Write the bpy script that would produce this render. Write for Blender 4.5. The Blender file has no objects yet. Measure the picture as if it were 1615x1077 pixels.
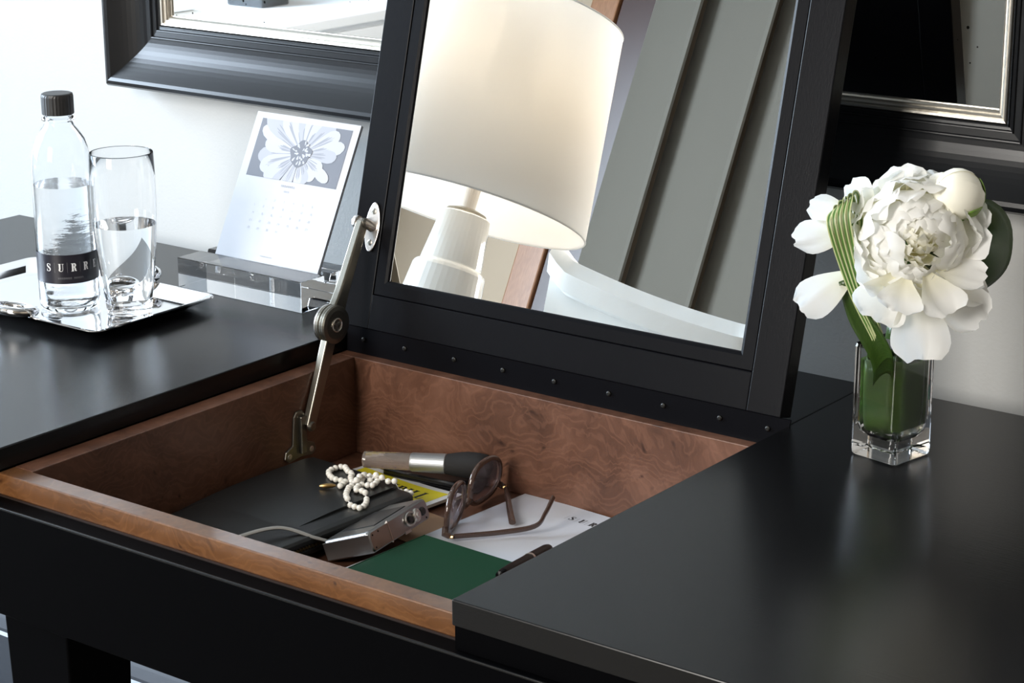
import bpy, bmesh, math, random
from mathutils import Vector, Matrix, Quaternion
from math import sin, cos, pi, radians, sqrt, atan2

random.seed(7)
SC = bpy.context.scene
COL = SC.collection
FZ = 0.745            # desk top height above the floor; modelling is done with the desk top at z = 0

# ------------------------------------------------------------------ camera, light, exposure
cam_d = bpy.data.cameras.new('camera')
cam = bpy.data.objects.new('camera', cam_d)
COL.objects.link(cam)
cam_d.sensor_fit = 'HORIZONTAL'
cam_d.sensor_width = 36.0
cam_d.lens = 36.0 * 3378.86 / 1615.0
cam_d.clip_start = 0.05
YAW, PITCH, ROLL = -0.64733, 0.287673, -0.004363
fwd = Vector((sin(YAW) * cos(PITCH), cos(YAW) * cos(PITCH), -sin(PITCH)))
rgt = Vector((cos(YAW), -sin(YAW), 0))
upv = rgt.cross(fwd)
r2 = rgt * cos(ROLL) + upv * sin(ROLL)
u2 = -rgt * sin(ROLL) + upv * cos(ROLL)
mw = Matrix((r2, u2, -fwd)).transposed().to_4x4()
mw.translation = Vector((0.92077, -1.14213, 0.6325))
cam.matrix_world = mw
SC.camera = cam

SC.view_settings.view_transform = 'Standard'
SC.view_settings.look = 'None'
SC.view_settings.gamma = 1.0
SC.view_settings.use_curve_mapping = False
SC.view_settings.exposure = 0.0

SC.cycles.max_bounces = 20
SC.cycles.diffuse_bounces = 14
SC.cycles.glossy_bounces = 8
SC.cycles.transmission_bounces = 16

world = bpy.data.worlds.new('world')
SC.world = world
world.use_nodes = True
world.node_tree.nodes['Background'].inputs[0].default_value = (0.72, 0.84, 1.0, 1)
world.node_tree.nodes['Background'].inputs[1].default_value = 1.0


def area(name, loc, direction, sx, sy, power, color):
    d = bpy.data.lights.new(name, 'AREA')
    d.shape = 'RECTANGLE'
    d.size, d.size_y = sx, sy
    d.energy = power
    d.color = color
    o = bpy.data.objects.new(name, d)
    COL.objects.link(o)
    o.location = loc
    o.rotation_euler = Vector(direction).to_track_quat('-Z', 'Y').to_euler()
    return o


# daylight entering through the window of the left wall and through the window beside the drapes
area('window_daylight', (-3.14, -0.50, 0.90), (1, 0.10, -0.06), 1.5, 1.5, 225, (0.71, 0.85, 1.0))
area('front_window_daylight', (-0.65, -2.36, 1.05), (0, 1, -0.16), 1.0, 1.35, 102, (1.0, 0.955, 0.89))


# ------------------------------------------------------------------ helpers
WM = {}


def obj(name, bm, mats, parent=None, smooth=False, bevel=0.0, local=False, seg=2):
    """link a bmesh given in world coordinates (or parent's local ones) as one mesh object"""
    me = bpy.data.meshes.new(name)
    if bevel:
        bmesh.ops.recalc_face_normals(bm, faces=bm.faces)
    bm.to_mesh(me)
    bm.free()
    if smooth:
        for p in me.polygons:
            p.use_smooth = True
        me.set_sharp_from_angle(angle=radians(42))
    for m in (mats if isinstance(mats, (list, tuple)) else [mats]):
        me.materials.append(m)
    o = bpy.data.objects.new(name, me)
    COL.objects.link(o)
    if parent is not None:
        o.parent = parent
        if not local:
            me.transform(WM[parent.name].inverted())
        WM[o.name] = WM[parent.name]
    else:
        WM[o.name] = Matrix.Identity(4)
    if bevel:
        md = o.modifiers.new('bevel', 'BEVEL')
        md.width = bevel
        md.segments = seg
        md.limit_method = 'ANGLE'
        md.angle_limit = radians(40)
        md.harden_normals = False
    return o


def thing(name, label, cat, loc=(0, 0, 0), rotz=0.0, group=None):
    o = bpy.data.objects.new(name, None)
    o.empty_display_size = 0.02
    COL.objects.link(o)
    o.location = loc
    o.rotation_euler = (0, 0, rotz)
    WM[o.name] = Matrix.Translation(loc) @ Matrix.Rotation(rotz, 4, 'Z')
    return tag(o, label, cat, group)


def tag(o, label, cat, group=None):
    o['label'] = label
    o['category'] = cat
    if group:
        o['group'] = group
    return o


def struct(name, bm, m, bevel=0.0):
    o = obj(name, bm, m, None, bevel=bevel)
    o['kind'] = 'structure'
    return o


def B():
    return bmesh.new()


def box(bm, lo, hi, M=None, mat=0):
    x0, y0, z0 = lo
    x1, y1, z1 = hi
    co = [(x0, y0, z0), (x1, y0, z0), (x1, y1, z0), (x0, y1, z0), (x0, y0, z1), (x1, y0, z1), (x1, y1, z1), (x0, y1, z1)]
    vs = [bm.verts.new((M @ Vector(c)) if M else c) for c in co]
    for f in ((0, 3, 2, 1), (4, 5, 6, 7), (0, 1, 5, 4), (1, 2, 6, 5), (2, 3, 7, 6), (3, 0, 4, 7)):
        fc = bm.faces.new([vs[i] for i in f])
        fc.material_index = mat
    return bm


def bx(lo, hi, M=None):
    return box(B(), lo, hi, M)


def lathe(bm, prof, c=(0, 0, 0), n=48, M=None, closed=False, mat=0):
    """prof: list of (r, z)"""
    c = Vector(c)
    rings = []
    for r, z in prof:
        if r < 1e-6:
            p = Vector((0, 0, z))
            rings.append([bm.verts.new((M @ p if M else p) + c)])
        else:
            ring = []
            for i in range(n):
                a = 2 * pi * i / n
                p = Vector((r * cos(a), r * sin(a), z))
                ring.append(bm.verts.new((M @ p if M else p) + c))
            rings.append(ring)
    pairs = list(zip(rings, rings[1:]))
    if closed:
        pairs.append((rings[-1], rings[0]))
    for a, b in pairs:
        for i in range(n):
            j = (i + 1) % n
            if len(a) == 1 and len(b) == 1:
                continue
            if len(a) == 1:
                f = bm.faces.new((a[0], b[j], b[i]))
            elif len(b) == 1:
                f = bm.faces.new((a[i], a[j], b[0]))
            else:
                f = bm.faces.new((a[i], a[j], b[j], b[i]))
            f.material_index = mat
    return bm


def tube(bm, pts, rad, n=10, closed=False, flat=1.0, up=None, cap=True):
    pts = [Vector(p) for p in pts]
    N = len(pts)
    rr = rad if isinstance(rad, (list, tuple)) else [rad] * N
    rings = []
    prev = None
    for i, p in enumerate(pts):
        if closed:
            t = pts[(i + 1) % N] - pts[i - 1]
        else:
            t = pts[min(i + 1, N - 1)] - pts[max(i - 1, 0)]
        t.normalize()
        if up is not None:
            a = Vector(up)
            a = (a - t * a.dot(t)).normalized()
        elif prev is None:
            a = Vector((0, 0, 1)) if abs(t.z) < 0.9 else Vector((1, 0, 0))
            a = (a - t * a.dot(t)).normalized()
        else:
            a = (prev - t * prev.dot(t)).normalized()
        prev = a
        b = t.cross(a)
        rings.append([bm.verts.new(p + (a * cos(2 * pi * k / n) * flat + b * sin(2 * pi * k / n)) * rr[i]) for k in range(n)])
    for i in range(N if closed else N - 1):
        A, Bq = rings[i], rings[(i + 1) % N]
        for k in range(n):
            bm.faces.new((A[k], A[(k + 1) % n], Bq[(k + 1) % n], Bq[k]))
    if not closed and cap:
        bm.faces.new(rings[0][::-1])
        bm.faces.new(rings[-1])
    return bm


def prism(bm, poly, h0, h1, M=None, mat=0):
    """2-D polygon (ccw) extruded from h0 to h1 along local z"""
    lo = [bm.verts.new((M @ Vector((x, y, h0))) if M else (x, y, h0)) for x, y in poly]
    hi = [bm.verts.new((M @ Vector((x, y, h1))) if M else (x, y, h1)) for x, y in poly]
    n = len(poly)
    fs = [bm.faces.new(lo[::-1]), bm.faces.new(hi)]
    for i in range(n):
        fs.append(bm.faces.new((lo[i], lo[(i + 1) % n], hi[(i + 1) % n], hi[i])))
    for f in fs:
        f.material_index = mat
    return bm


def flatpoly(bm, poly, fn, mat=0):
    vs = [bm.verts.new(fn(x, y)) for x, y in poly]
    f = bm.faces.new(vs)
    f.material_index = mat
    return f


def sweep_side(bm, prof, a, b, cdir, fn):
    """one mitred rail.  a,b: outer corners (2-D), cdir inward normals at both ends for the mitre; prof (inset, height)"""
    A = [bm.verts.new(fn(a[0] + i * cdir[0][0], a[1] + i * cdir[0][1], h)) for i, h in prof]
    C = [bm.verts.new(fn(b[0] + i * cdir[1][0], b[1] + i * cdir[1][1], h)) for i, h in prof]
    for k in range(len(prof) - 1):
        bm.faces.new((A[k], C[k], C[k + 1], A[k + 1]))
    bm.faces.new(A)
    bm.faces.new(C[::-1])
    bm.faces.new((A[0], A[-1], C[-1], C[0]))


def rails(rect, prof, fn):
    """four bmeshes (bottom, right, top, left) of a mitred frame"""
    x0, y0, x1, y1 = rect
    out = []
    for a, b, d in (((x0, y0), (x1, y0), ((1, 1), (-1, 1))), ((x1, y0), (x1, y1), ((-1, 1), (-1, -1))),
                    ((x1, y1), (x0, y1), ((-1, -1), (1, -1))), ((x0, y1), (x0, y0), ((1, -1), (1, 1)))):
        bm = B()
        sweep_side(bm, prof, a, b, d, fn)
        bmesh.ops.recalc_face_normals(bm, faces=bm.faces)
        out.append(bm)
    return out


def rrect(x0, y0, x1, y1, r, n=6):
    pts = []
    for cx, cy, a0 in ((x1 - r, y0 + r, -pi / 2), (x1 - r, y1 - r, 0), (x0 + r, y1 - r, pi / 2), (x0 + r, y0 + r, pi)):
        for k in range(n + 1):
            a = a0 + pi / 2 * k / n
            pts.append((cx + r * cos(a), cy + r * sin(a)))
    return pts


def loft(bm, loops, cap0=True, cap1=True, closed=False):
    R = [[bm.verts.new(p) for p in L] for L in loops]
    n = len(R[0])
    prs = list(zip(R, R[1:]))
    if closed:
        prs.append((R[-1], R[0]))
    for a, b in prs:
        for i in range(n):
            bm.faces.new((a[i], a[(i + 1) % n], b[(i + 1) % n], b[i]))
    if not closed:
        if cap0:
            bm.faces.new(R[0][::-1])
        if cap1:
            bm.faces.new(R[-1])
    return bm


# ------------------------------------------------------------------ lettering (built as thin flat shapes, unit cap height)
def _stroke(pts, ws):
    L, Rr = [], []
    for i, (x, y) in enumerate(pts):
        x0, y0 = pts[max(i - 1, 0)]
        x1, y1 = pts[min(i + 1, len(pts) - 1)]
        dx, dy = x1 - x0, y1 - y0
        d = sqrt(dx * dx + dy * dy) or 1
        w = ws[i] / 2
        L.append((x - dy / d * w, y + dx / d * w))
        Rr.append((x + dy / d * w, y - dx / d * w))
    quads = []
    for i in range(len(pts) - 1):
        quads.append([Rr[i], Rr[i + 1], L[i + 1], L[i]])
    return quads


def _r(x0, y0, x1, y1):
    return [(x0, y0), (x1, y0), (x1, y1), (x0, y1)]


def _arc(cx, cy, rx, ry, a0, a1, w, n=10):
    pts, ws = [], []
    for k in range(n + 1):
        a = radians(a0 + (a1 - a0) * k / n)
        pts.append((cx + rx * cos(a), cy + ry * sin(a)))
        ws.append(w(a))
    return _stroke(pts, ws)


T = 0.21   # thick stem
H = 0.05   # hairline


def glyph(ch):
    q = []
    if ch == 'S':
        P = [(.52, .72), (.49, .86), (.40, .95), (.28, .97), (.16, .92), (.11, .80), (.14, .68), (.26, .57), (.38, .48), (.50, .36), (.52, .22), (.46, .10), (.34, .04), (.22, .03), (.12, .10), (.07, .28)]
        W = [H, H, H, .06, .08, .12, .16, .19, .19, .17, .13, .09, .06, H, H, H]
        q += _stroke(P, W)
        q += [_r(.50, .68, .55, .98), _r(.04, .02, .09, .34)]
    elif ch == 'U':
        q += [_r(.10, .28, .10 + T, .98), _r(.02, .94, .36, .99), _r(.56, .28, .56 + H, .98), _r(.46, .94, .72, .99)]
        q += _arc(.36, .28, .22, .25, 180, 360, lambda a: H + (T - H) * max(0, -cos(a)) ** 2)
    elif ch in 'RPB':
        q += [_r(.10, .0, .10 + T, 1), _r(.01, 0, .36, H), _r(.01, 1 - H, .3, 1)]
        q += _arc(.30, .76, .24, .22, 90, -90, lambda a: H + (T - H) * max(0, cos(a)))
        q += [_r(.24, .52, .32, .57)]
        if ch == 'R':
            q += _stroke([(.36, .54), (.47, .44), (.51, .25), (.55, .07), (.64, .03), (.70, .08)], [.1, .15, T, .15, .07, .04])
        if ch == 'B':
            q += _arc(.32, .27, .27, .25, 90, -90, lambda a: H + (T - H) * max(0, cos(a)))
    elif ch == 'E':
        q += [_r(.10, 0, .10 + T, 1), _r(.01, 0, .56, H), _r(.01, 1 - H, .56, 1), _r(.26, .49, .44, .53), _r(.42, .40, .46, .62),
              [(.52, 0), (.59, 0), (.59, .30), (.56, .30)], [(.55, .72), (.58, .72), (.58, 1), (.52, 1)]]
    elif ch == 'L':
        q += [_r(.10, 0, .10 + T, 1), _r(.01, 0, .55, H), _r(.01, 1 - H, .38, 1), [(.50, 0), (.58, 0), (.58, .34), (.55, .34)]]
    elif ch == 'I':
        q += [_r(.10, 0, .10 + T, 1), _r(.01, 0, .36, H), _r(.01, 1 - H, .36, 1)]
    elif ch == 'Y':
        q += _stroke([(.10, .98), (.38, .45)], [T, T]) + _stroke([(.66, .98), (.40, .45)], [H, H]) + [_r(.29, 0, .29 + T, .5), _r(.20, 0, .56, H), _r(0, .95, .26, 1), _r(.54, .95, .76, 1)]
    elif ch == 'A':
        q += _stroke([(.08, .02), (.36, 1)], [H, H]) + _stroke([(.34, 1), (.62, .02)], [T, T]) + [_r(.17, .32, .5, .37), _r(0, 0, .2, H), _r(.48, 0, .78, H)]
    elif ch == '|':
        q += [_r(.0, -.12, .03, 1.12)]
    elif ch.isdigit():
        segs = {'0': 'abcdef', '1': 'bc', '2': 'abged', '3': 'abgcd', '4': 'fgbc', '5': 'afgcd', '6': 'afgedc', '7': 'abc', '8': 'abcdefg', '9': 'abcdfg'}[ch]
        S7 = {'a': _r(.05, .9, .5, 1), 'b': _r(.42, .5, .52, 1), 'c': _r(.42, 0, .52, .5), 'd': _r(.05, 0, .5, .1), 'e': _r(.03, 0, .13, .5), 'f': _r(.03, .5, .13, 1), 'g': _r(.05, .45, .5, .55)}
        q += [S7[s] for s in segs]
    elif ch == 'n':      # a nondescript lower-case stroke for unreadable tiny print
        q += [_r(.05, 0, .15, .6), _r(.15, .5, .45, .6), _r(.38, 0, .48, .55)]
    return q


WID = {'S': .62, 'U': .74, 'R': .72, 'P': .62, 'B': .66, 'E': .64, 'L': .62, 'I': .38, 'Y': .78, 'A': .80, '|': .03, ' ': .4, 'n': .5}


def letters(bm, text, size, fn, gap=.14, mat=0, x0=0.0):
    """fn(x, y) -> 3-D point; returns advance"""
    x = x0
    for ch in text:
        for poly in glyph(ch):
            flatpoly(bm, [(x + a * size, b * size) for a, b in poly], fn, mat)
        x += (WID.get(ch, .56) + gap) * size
    return x


def text_width(text, size, gap=.14):
    return sum((WID.get(c, .56) + gap) * size for c in text)


# ------------------------------------------------------------------ materials
MATS = {}


def mat(name, base=(.5, .5, .5), rough=.5, metal=0.0, spec=.5, trans=0.0, ior=1.5, coat=0.0, bump=None, emis=None, vary=None, sss=0.0, sheen=0.0):
    m = bpy.data.materials.new(name)
    m.use_nodes = True
    nt = m.node_tree
    b = nt.nodes['Principled BSDF']
    b.inputs['Base Color'].default_value = (*base, 1)
    b.inputs['Roughness'].default_value = rough
    b.inputs['Metallic'].default_value = metal
    b.inputs['Specular IOR Level'].default_value = spec
    b.inputs['Transmission Weight'].default_value = trans
    b.inputs['IOR'].default_value = ior
    b.inputs['Coat Weight'].default_value = coat
    b.inputs['Coat Roughness'].default_value = .08
    b.inputs['Sheen Weight'].default_value = sheen
    if sss:
        b.inputs['Subsurface Weight'].default_value = sss
        b.inputs['Subsurface Radius'].default_value = (.01, .008, .006)
        b.inputs['Subsurface Scale'].default_value = .3
    if emis:
        b.inputs['Emission Color'].default_value = (*emis[0], 1)
        b.inputs['Emission Strength'].default_value = emis[1]
    if vary or bump:
        tc = nt.nodes.new('ShaderNodeTexCoord')
        nz = nt.nodes.new('ShaderNodeTexNoise')
        mp = nt.nodes.new('ShaderNodeMapping')
        nt.links.new(tc.outputs['Object'], mp.inputs[0])
        nt.links.new(mp.outputs[0], nz.inputs['Vector'])
        scale, stretch = (bump[1], bump[2]) if bump else (vary[1], (1, 1, 1))
        nz.inputs['Scale'].default_value = scale
        nz.inputs['Detail'].default_value = 5
        mp.inputs['Scale'].default_value = stretch
        if bump:
            bp = nt.nodes.new('ShaderNodeBump')
            bp.inputs['Strength'].default_value = bump[0]
            bp.inputs['Distance'].default_value = bump[3] if len(bump) > 3 else .001
            nt.links.new(nz.outputs[0], bp.inputs['Height'])
            nt.links.new(bp.outputs[0], b.inputs['Normal'])
        if vary:
            cr = nt.nodes.new('ShaderNodeValToRGB')
            cr.color_ramp.elements[0].position = .3
            cr.color_ramp.elements[1].position = .7
            cr.color_ramp.elements[0].color = (*base, 1)
            cr.color_ramp.elements[1].color = (*vary[0], 1)
            nt.links.new(nz.outputs[0], cr.inputs[0])
            nt.links.new(cr.outputs[0], b.inputs['Base Color'])
    MATS[name] = m
    return m


def burl(name, dark, mid, light, rough=.38):
    m = bpy.data.materials.new(name)
    m.use_nodes = True
    nt = m.node_tree
    N, Lk = nt.nodes, nt.links
    b = N['Principled BSDF']
    tc = N.new('ShaderNodeTexCoord')
    # large swirling distortion
    n1 = N.new('ShaderNodeTexNoise')
    n1.inputs['Scale'].default_value = 9
    n1.inputs['Detail'].default_value = 3
    Lk.new(tc.outputs['Object'], n1.inputs['Vector'])
    sc = N.new('ShaderNodeVectorMath')
    sc.operation = 'SCALE'
    sc.inputs['Scale'].default_value = .16
    Lk.new(n1.outputs['Color'], sc.inputs[0])
    ad = N.new('ShaderNodeVectorMath')
    ad.operation = 'ADD'
    Lk.new(tc.outputs['Object'], ad.inputs[0])
    Lk.new(sc.outputs[0], ad.inputs[1])
    wv = N.new('ShaderNodeTexWave')
    wv.wave_type = 'BANDS'
    wv.bands_direction = 'Z'
    wv.inputs['Scale'].default_value = 38
    wv.inputs['Distortion'].default_value = 7
    wv.inputs['Detail'].default_value = 4
    wv.inputs['Detail Scale'].default_value = 2.2
    Lk.new(ad.outputs[0], wv.inputs['Vector'])
    n2 = N.new('ShaderNodeTexNoise')
    n2.inputs['Scale'].default_value = 30
    n2.inputs['Detail'].default_value = 8
    n2.inputs['Roughness'].default_value = .65
    Lk.new(ad.outputs[0], n2.inputs['Vector'])
    n2.inputs['Scale'].default_value = 16
    nb = N.new('ShaderNodeValToRGB')          # soft mottling
    e = nb.color_ramp.elements
    e[0].position, e[0].color = .34, (*dark, 1)
    e[1].position, e[1].color = .68, (*light, 1)
    k = e.new(.52)
    k.color = (*mid, 1)
    Lk.new(n2.outputs[0], nb.inputs[0])
    ln = N.new('ShaderNodeValToRGB')          # thin pale figure lines
    e = ln.color_ramp.elements
    e[0].position, e[0].color = .60, (0, 0, 0, 1)
    e[1].position, e[1].color = .98, (1, 1, 1, 1)
    Lk.new(wv.outputs['Fac'], ln.inputs[0])
    lm = N.new('ShaderNodeMath')
    lm.operation = 'MULTIPLY'
    lm.inputs[1].default_value = .20
    Lk.new(ln.outputs[0], lm.inputs[0])
    cr = N.new('ShaderNodeMix')
    cr.data_type = 'RGBA'
    Lk.new(lm.outputs[0], cr.inputs[0])
    Lk.new(nb.outputs[0], cr.inputs[6])
    cr.inputs[7].default_value = (*[min(1, 1.55 * c) for c in light], 1)
    mx = lm
    # knots
    vo = N.new('ShaderNodeTexVoronoi')
    vo.inputs['Scale'].default_value = 60
    Lk.new(ad.outputs[0], vo.inputs['Vector'])
    n3 = N.new('ShaderNodeTexNoise')
    n3.inputs['Scale'].default_value = 12
    Lk.new(tc.outputs['Object'], n3.inputs['Vector'])
    kr = N.new('ShaderNodeValToRGB')
    kr.color_ramp.elements[0].position, kr.color_ramp.elements[0].color = .05, (.35, .3, .28, 1)
    kr.color_ramp.elements[1].position, kr.color_ramp.elements[1].color = .24, (1, 1, 1, 1)
    Lk.new(vo.outputs['Distance'], kr.inputs[0])
    pr = N.new('ShaderNodeValToRGB')
    pr.color_ramp.elements[0].position = .47
    pr.color_ramp.elements[1].position = .58
    Lk.new(n3.outputs[0], pr.inputs[0])
    mk = N.new('ShaderNodeMix')
    mk.data_type = 'RGBA'
    mk.blend_type = 'MULTIPLY'
    Lk.new(pr.outputs[0], mk.inputs[0])
    Lk.new(cr.outputs[2], mk.inputs[6])
    Lk.new(kr.outputs[0], mk.inputs[7])
    Lk.new(mk.outputs[2], b.inputs['Base Color'])
    b.inputs['Roughness'].default_value = rough
    bp = N.new('ShaderNodeBump')
    bp.inputs['Strength'].default_value = .06
    bp.inputs['Distance'].default_value = .001
    Lk.new(mx.outputs[0], bp.inputs['Height'])
    Lk.new(bp.outputs[0], b.inputs['Normal'])
    MATS[name] = m
    return m


LACQ = mat('black_lacquer', (.0022, .0022, .0025), .25, spec=.40, ior=1.45, bump=(.10, 60, (1, 12, 12), .0006))
LACQ_V = mat('black_lacquer_upright', (.0035, .0035, .0045), .28, spec=.08, bump=(.12, 60, (12, 12, 1), .0006))
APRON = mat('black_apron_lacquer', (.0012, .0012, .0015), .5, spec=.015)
LEDGE = mat('dark_brown_ledge', (.016, .009, .007), .45)
BURL = burl('burl_veneer', (.060, .0245, .0135), (.100, .043, .0245), (.138, .064, .039))
BURL_RAIL = burl('burl_front_rail', (.085, .034, .011), (.115, .047, .016), (.150, .066, .024), .30)
BURL_RAIL.node_tree.nodes['Principled BSDF'].inputs['Coat Weight'].default_value = .7
BURL_RAIL.node_tree.nodes['Principled BSDF'].inputs['Coat Roughness'].default_value = .25
MIRROR = mat('mirror_silvering', (.90, .91, .90), .0, 1.0)
STEEL = mat('brushed_nickel', (.25, .235, .20), .34, 1.0, bump=(.08, 300, (1, 1, 8), .0004))
STEEL_L = mat('bright_nickel', (.68, .64, .60), .28, 1.0)
SCREW = mat('dark_screw', (.035, .034, .032), .5, 1.0)
SILVER = mat('polished_silver', (.90, .90, .91), .05, 1.0)
WALL = mat('wall_paint', (.435, .435, .424), .85, bump=(.25, 260, (1, 1, 1), .0012))
WALLC = mat('wall_paint_cream', (.40, .31, .22), .85)
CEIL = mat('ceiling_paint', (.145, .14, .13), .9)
FLOOR = mat('pale_carpet', (.27, .255, .235), .95, vary=((.31, .295, .27), 60))
TRIM = mat('white_trim_paint', (.62, .66, .70), .35)
BASEB = mat('shaded_baseboard_paint', (.045, .051, .064), .35)  # grey-blue baseboard colour, darkened to carry the shade under the desk
WOODT = mat('stained_wood_casing', (.20, .085, .035), .35, bump=(.1, 40, (8, 8, 1), .001), vary=((.28, .13, .06), 14))
WOODD = mat('dark_wood_casing', (.035, .012, .008), .35)
TUMBLER = mat('thin_clear_glass', (1, 1, 1), .0, trans=1.0, ior=1.30)
GLASS = mat('clear_glass', (1, 1, 1), .0, trans=1.0, ior=1.48)
PET = mat('clear_bottle_plastic', (.98, .99, 1), .0, trans=1.0, ior=1.20)
WATER = mat('water', (.98, .99, 1.0), .0, trans=1.0, ior=1.33)
WATERB = mat('water_in_ribbed_bottle', (.98, .99, 1.0), .0, trans=1.0, ior=1.33, bump=(.22, 26, (1.2, 1.2, 4.5), .003))
ACRYL = mat('clear_acrylic', (.985, .99, 1.0), .0, trans=1.0, ior=1.46)
CAPM = mat('black_plastic_cap', (.012, .012, .013), .42)
LABELM = mat('black_paper_label', (.012, .011, .018), .35)
INKW = mat('white_print', (.75, .75, .76), .6)
INKD = mat('dim_grey_print', (.16, .16, .17), .6)
INKK = mat('black_print', (.008, .008, .010), .6)
PAPER = mat('white_paper', (.55, .56, .60), .7)
CARD = mat('white_card', (.43, .437, .465), .7)
PAPERE = mat('paper_edges', (.42, .43, .46), .8)
PRINTG = mat('print_grey', (.125, .133, .158), .7)
PRINTL = mat('print_light_grey', (.315, .325, .36), .7)
PRINTW = mat('print_white', (.385, .392, .425), .7)
PRINTM = mat('print_mid_grey', (.225, .235, .268), .7)
FAINT = mat('faint_grey_print', (.255, .26, .28), .7)
LEATHER = mat('black_leather', (.006, .0068, .0068), .38, spec=.6, bump=(.12, 420, (1, 1, 1), .0003))
ZIPM = mat('dark_brass_zipper', (.26, .19, .09), .4, 1.0)
ZIPT = mat('zipper_tape', (.012, .012, .014), .8)
GREEN = mat('green_leather', (.0055, .040, .018), .5, spec=.10, bump=(.06, 500, (1, 1, 1), .0002))
CREAM = mat('cream_pages', (.60, .57, .48), .8)
YELL = mat('yellow_print', (.72, .62, .02), .5)
COVER = mat('white_cover', (.66, .67, .68), .45)
KRAFT = mat('tan_card', (.36, .22, .13), .7)
CAMS = mat('camera_silver', (.40, .40, .395), .30, 1.0)
CAMD = mat('camera_dark', (.02, .02, .022), .3)
CORD = mat('grey_cord', (.30, .29, .27), .6)
PEARL = mat('pearl', (.86, .83, .76), .16, spec=.6, coat=.6, sss=.15)
GOLD = mat('gold_clasp', (.62, .40, .16), .28, 1.0)
ACE = mat('brown_acetate', (.105, .060, .045), .10, coat=.7, trans=.45)
LENS = mat('smoky_lens', (.80, .75, .80), .02, trans=.94, ior=1.12)
BRIST = mat('black_bristles', (.008, .007, .007), .75, bump=(.5, 300, (30, 30, 1), .001))
SATIN = mat('satin_aluminium', (.46, .47, .48), .48, 1.0)
HANDLE = mat('smoky_clear_handle', (.60, .52, .47), .05, trans=.8, ior=1.45)
BLK = mat('black_case', (.006, .006, .007), .25)
PEN = mat('black_resin', (.003, .003, .0035), .25, spec=.10)
SHADE_IN = None
CER = mat('white_glazed_ceramic', (.80, .79, .76), .10, coat=.5)
CURT = mat('taupe_drape', (.090, .079, .061), .9, sheen=.2, bump=(.2, 300, (1, 1, 1), .001))
LINEN = mat('white_linen', (.74, .75, .74), .85, sheen=.2, bump=(.3, 30, (1, 1, 1), .004))
PALE = mat('pale_painted_wood', (.84, .85, .86), .4)
DGREY = mat('charcoal_box', (.05, .052, .055), .5)
FRAMEM = mat('dark_pewter_frame', (.010, .0108, .0125), .24, spec=.34)
LINER = mat('antique_silver_leaf', (.62, .59, .53), .34, 1.0, bump=(.3, 90, (1, 1, 1), .001))
LEAF = mat('dark_green_leaf', (.020, .048, .007), .32, bump=(.25, 160, (1, 14, 1), .0006), vary=((.034, .070, .010), 22))
LINING = mat('vase_leaf', (.045, .095, .010), .4, vary=((.06, .12, .014), 30))
SEPAL = mat('light_green_sepal', (.22, .33, .05), .45, vary=((.12, .26, .04), 60))
STEMM = mat('green_stem', (.06, .14, .03), .5)


def petal_mat(name, tip, base):
    m = bpy.data.materials.new(name)
    m.use_nodes = True
    nt = m.node_tree
    N, Lk = nt.nodes, nt.links
    b = N['Principled BSDF']
    out = N['Material Output']
    at = N.new('ShaderNodeAttribute')
    at.attribute_name = 'along'
    cr = N.new('ShaderNodeValToRGB')
    cr.color_ramp.elements[0].color = (*base, 1)
    cr.color_ramp.elements[1].color = (*tip, 1)
    cr.color_ramp.elements[1].position = .65
    Lk.new(at.outputs['Fac'], cr.inputs[0])
    Lk.new(cr.outputs[0], b.inputs['Base Color'])
    b.inputs['Roughness'].default_value = .6
    b.inputs['Specular IOR Level'].default_value = .25
    tr = N.new('ShaderNodeBsdfTranslucent')
    Lk.new(cr.outputs[0], tr.inputs['Color'])
    mx = N.new('ShaderNodeMixShader')
    mx.inputs[0].default_value = .42
    Lk.new(b.outputs[0], mx.inputs[1])
    Lk.new(tr.outputs[0], mx.inputs[2])
    Lk.new(mx.outputs[0], out.inputs['Surface'])
    MATS[name] = m
    return m


PETAL = petal_mat('white_petal', (.95, .95, .935), (.93, .90, .70))


def stripe_mat():
    m = bpy.data.materials.new('striped_grass_blade')
    m.use_nodes = True
    nt = m.node_tree
    N, Lk = nt.nodes, nt.links
    at = N.new('ShaderNodeAttribute')
    at.attribute_name = 'across'
    cr = N.new('ShaderNodeValToRGB')
    e = cr.color_ramp.elements
    e[0].position, e[0].color = 0, (.46, .50, .24, 1)
    e[1].position, e[1].color = 1, (.46, .50, .24, 1)
    for p, c in ((.22, (.50, .54, .28, 1)), (.30, (.07, .16, .03, 1)), (.68, (.09, .19, .035, 1)), (.78, (.52, .55, .30, 1))):
        k = e.new(p)
        k.color = c
    Lk.new(at.outputs['Fac'], cr.inputs[0])
    Lk.new(cr.outputs[0], N['Principled BSDF'].inputs['Base Color'])
    N['Principled BSDF'].inputs['Roughness'].default_value = .4
    return m


STRIPE = stripe_mat()
BUDM = mat('cream_bud', (.93, .915, .80), .5, spec=.3)


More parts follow.
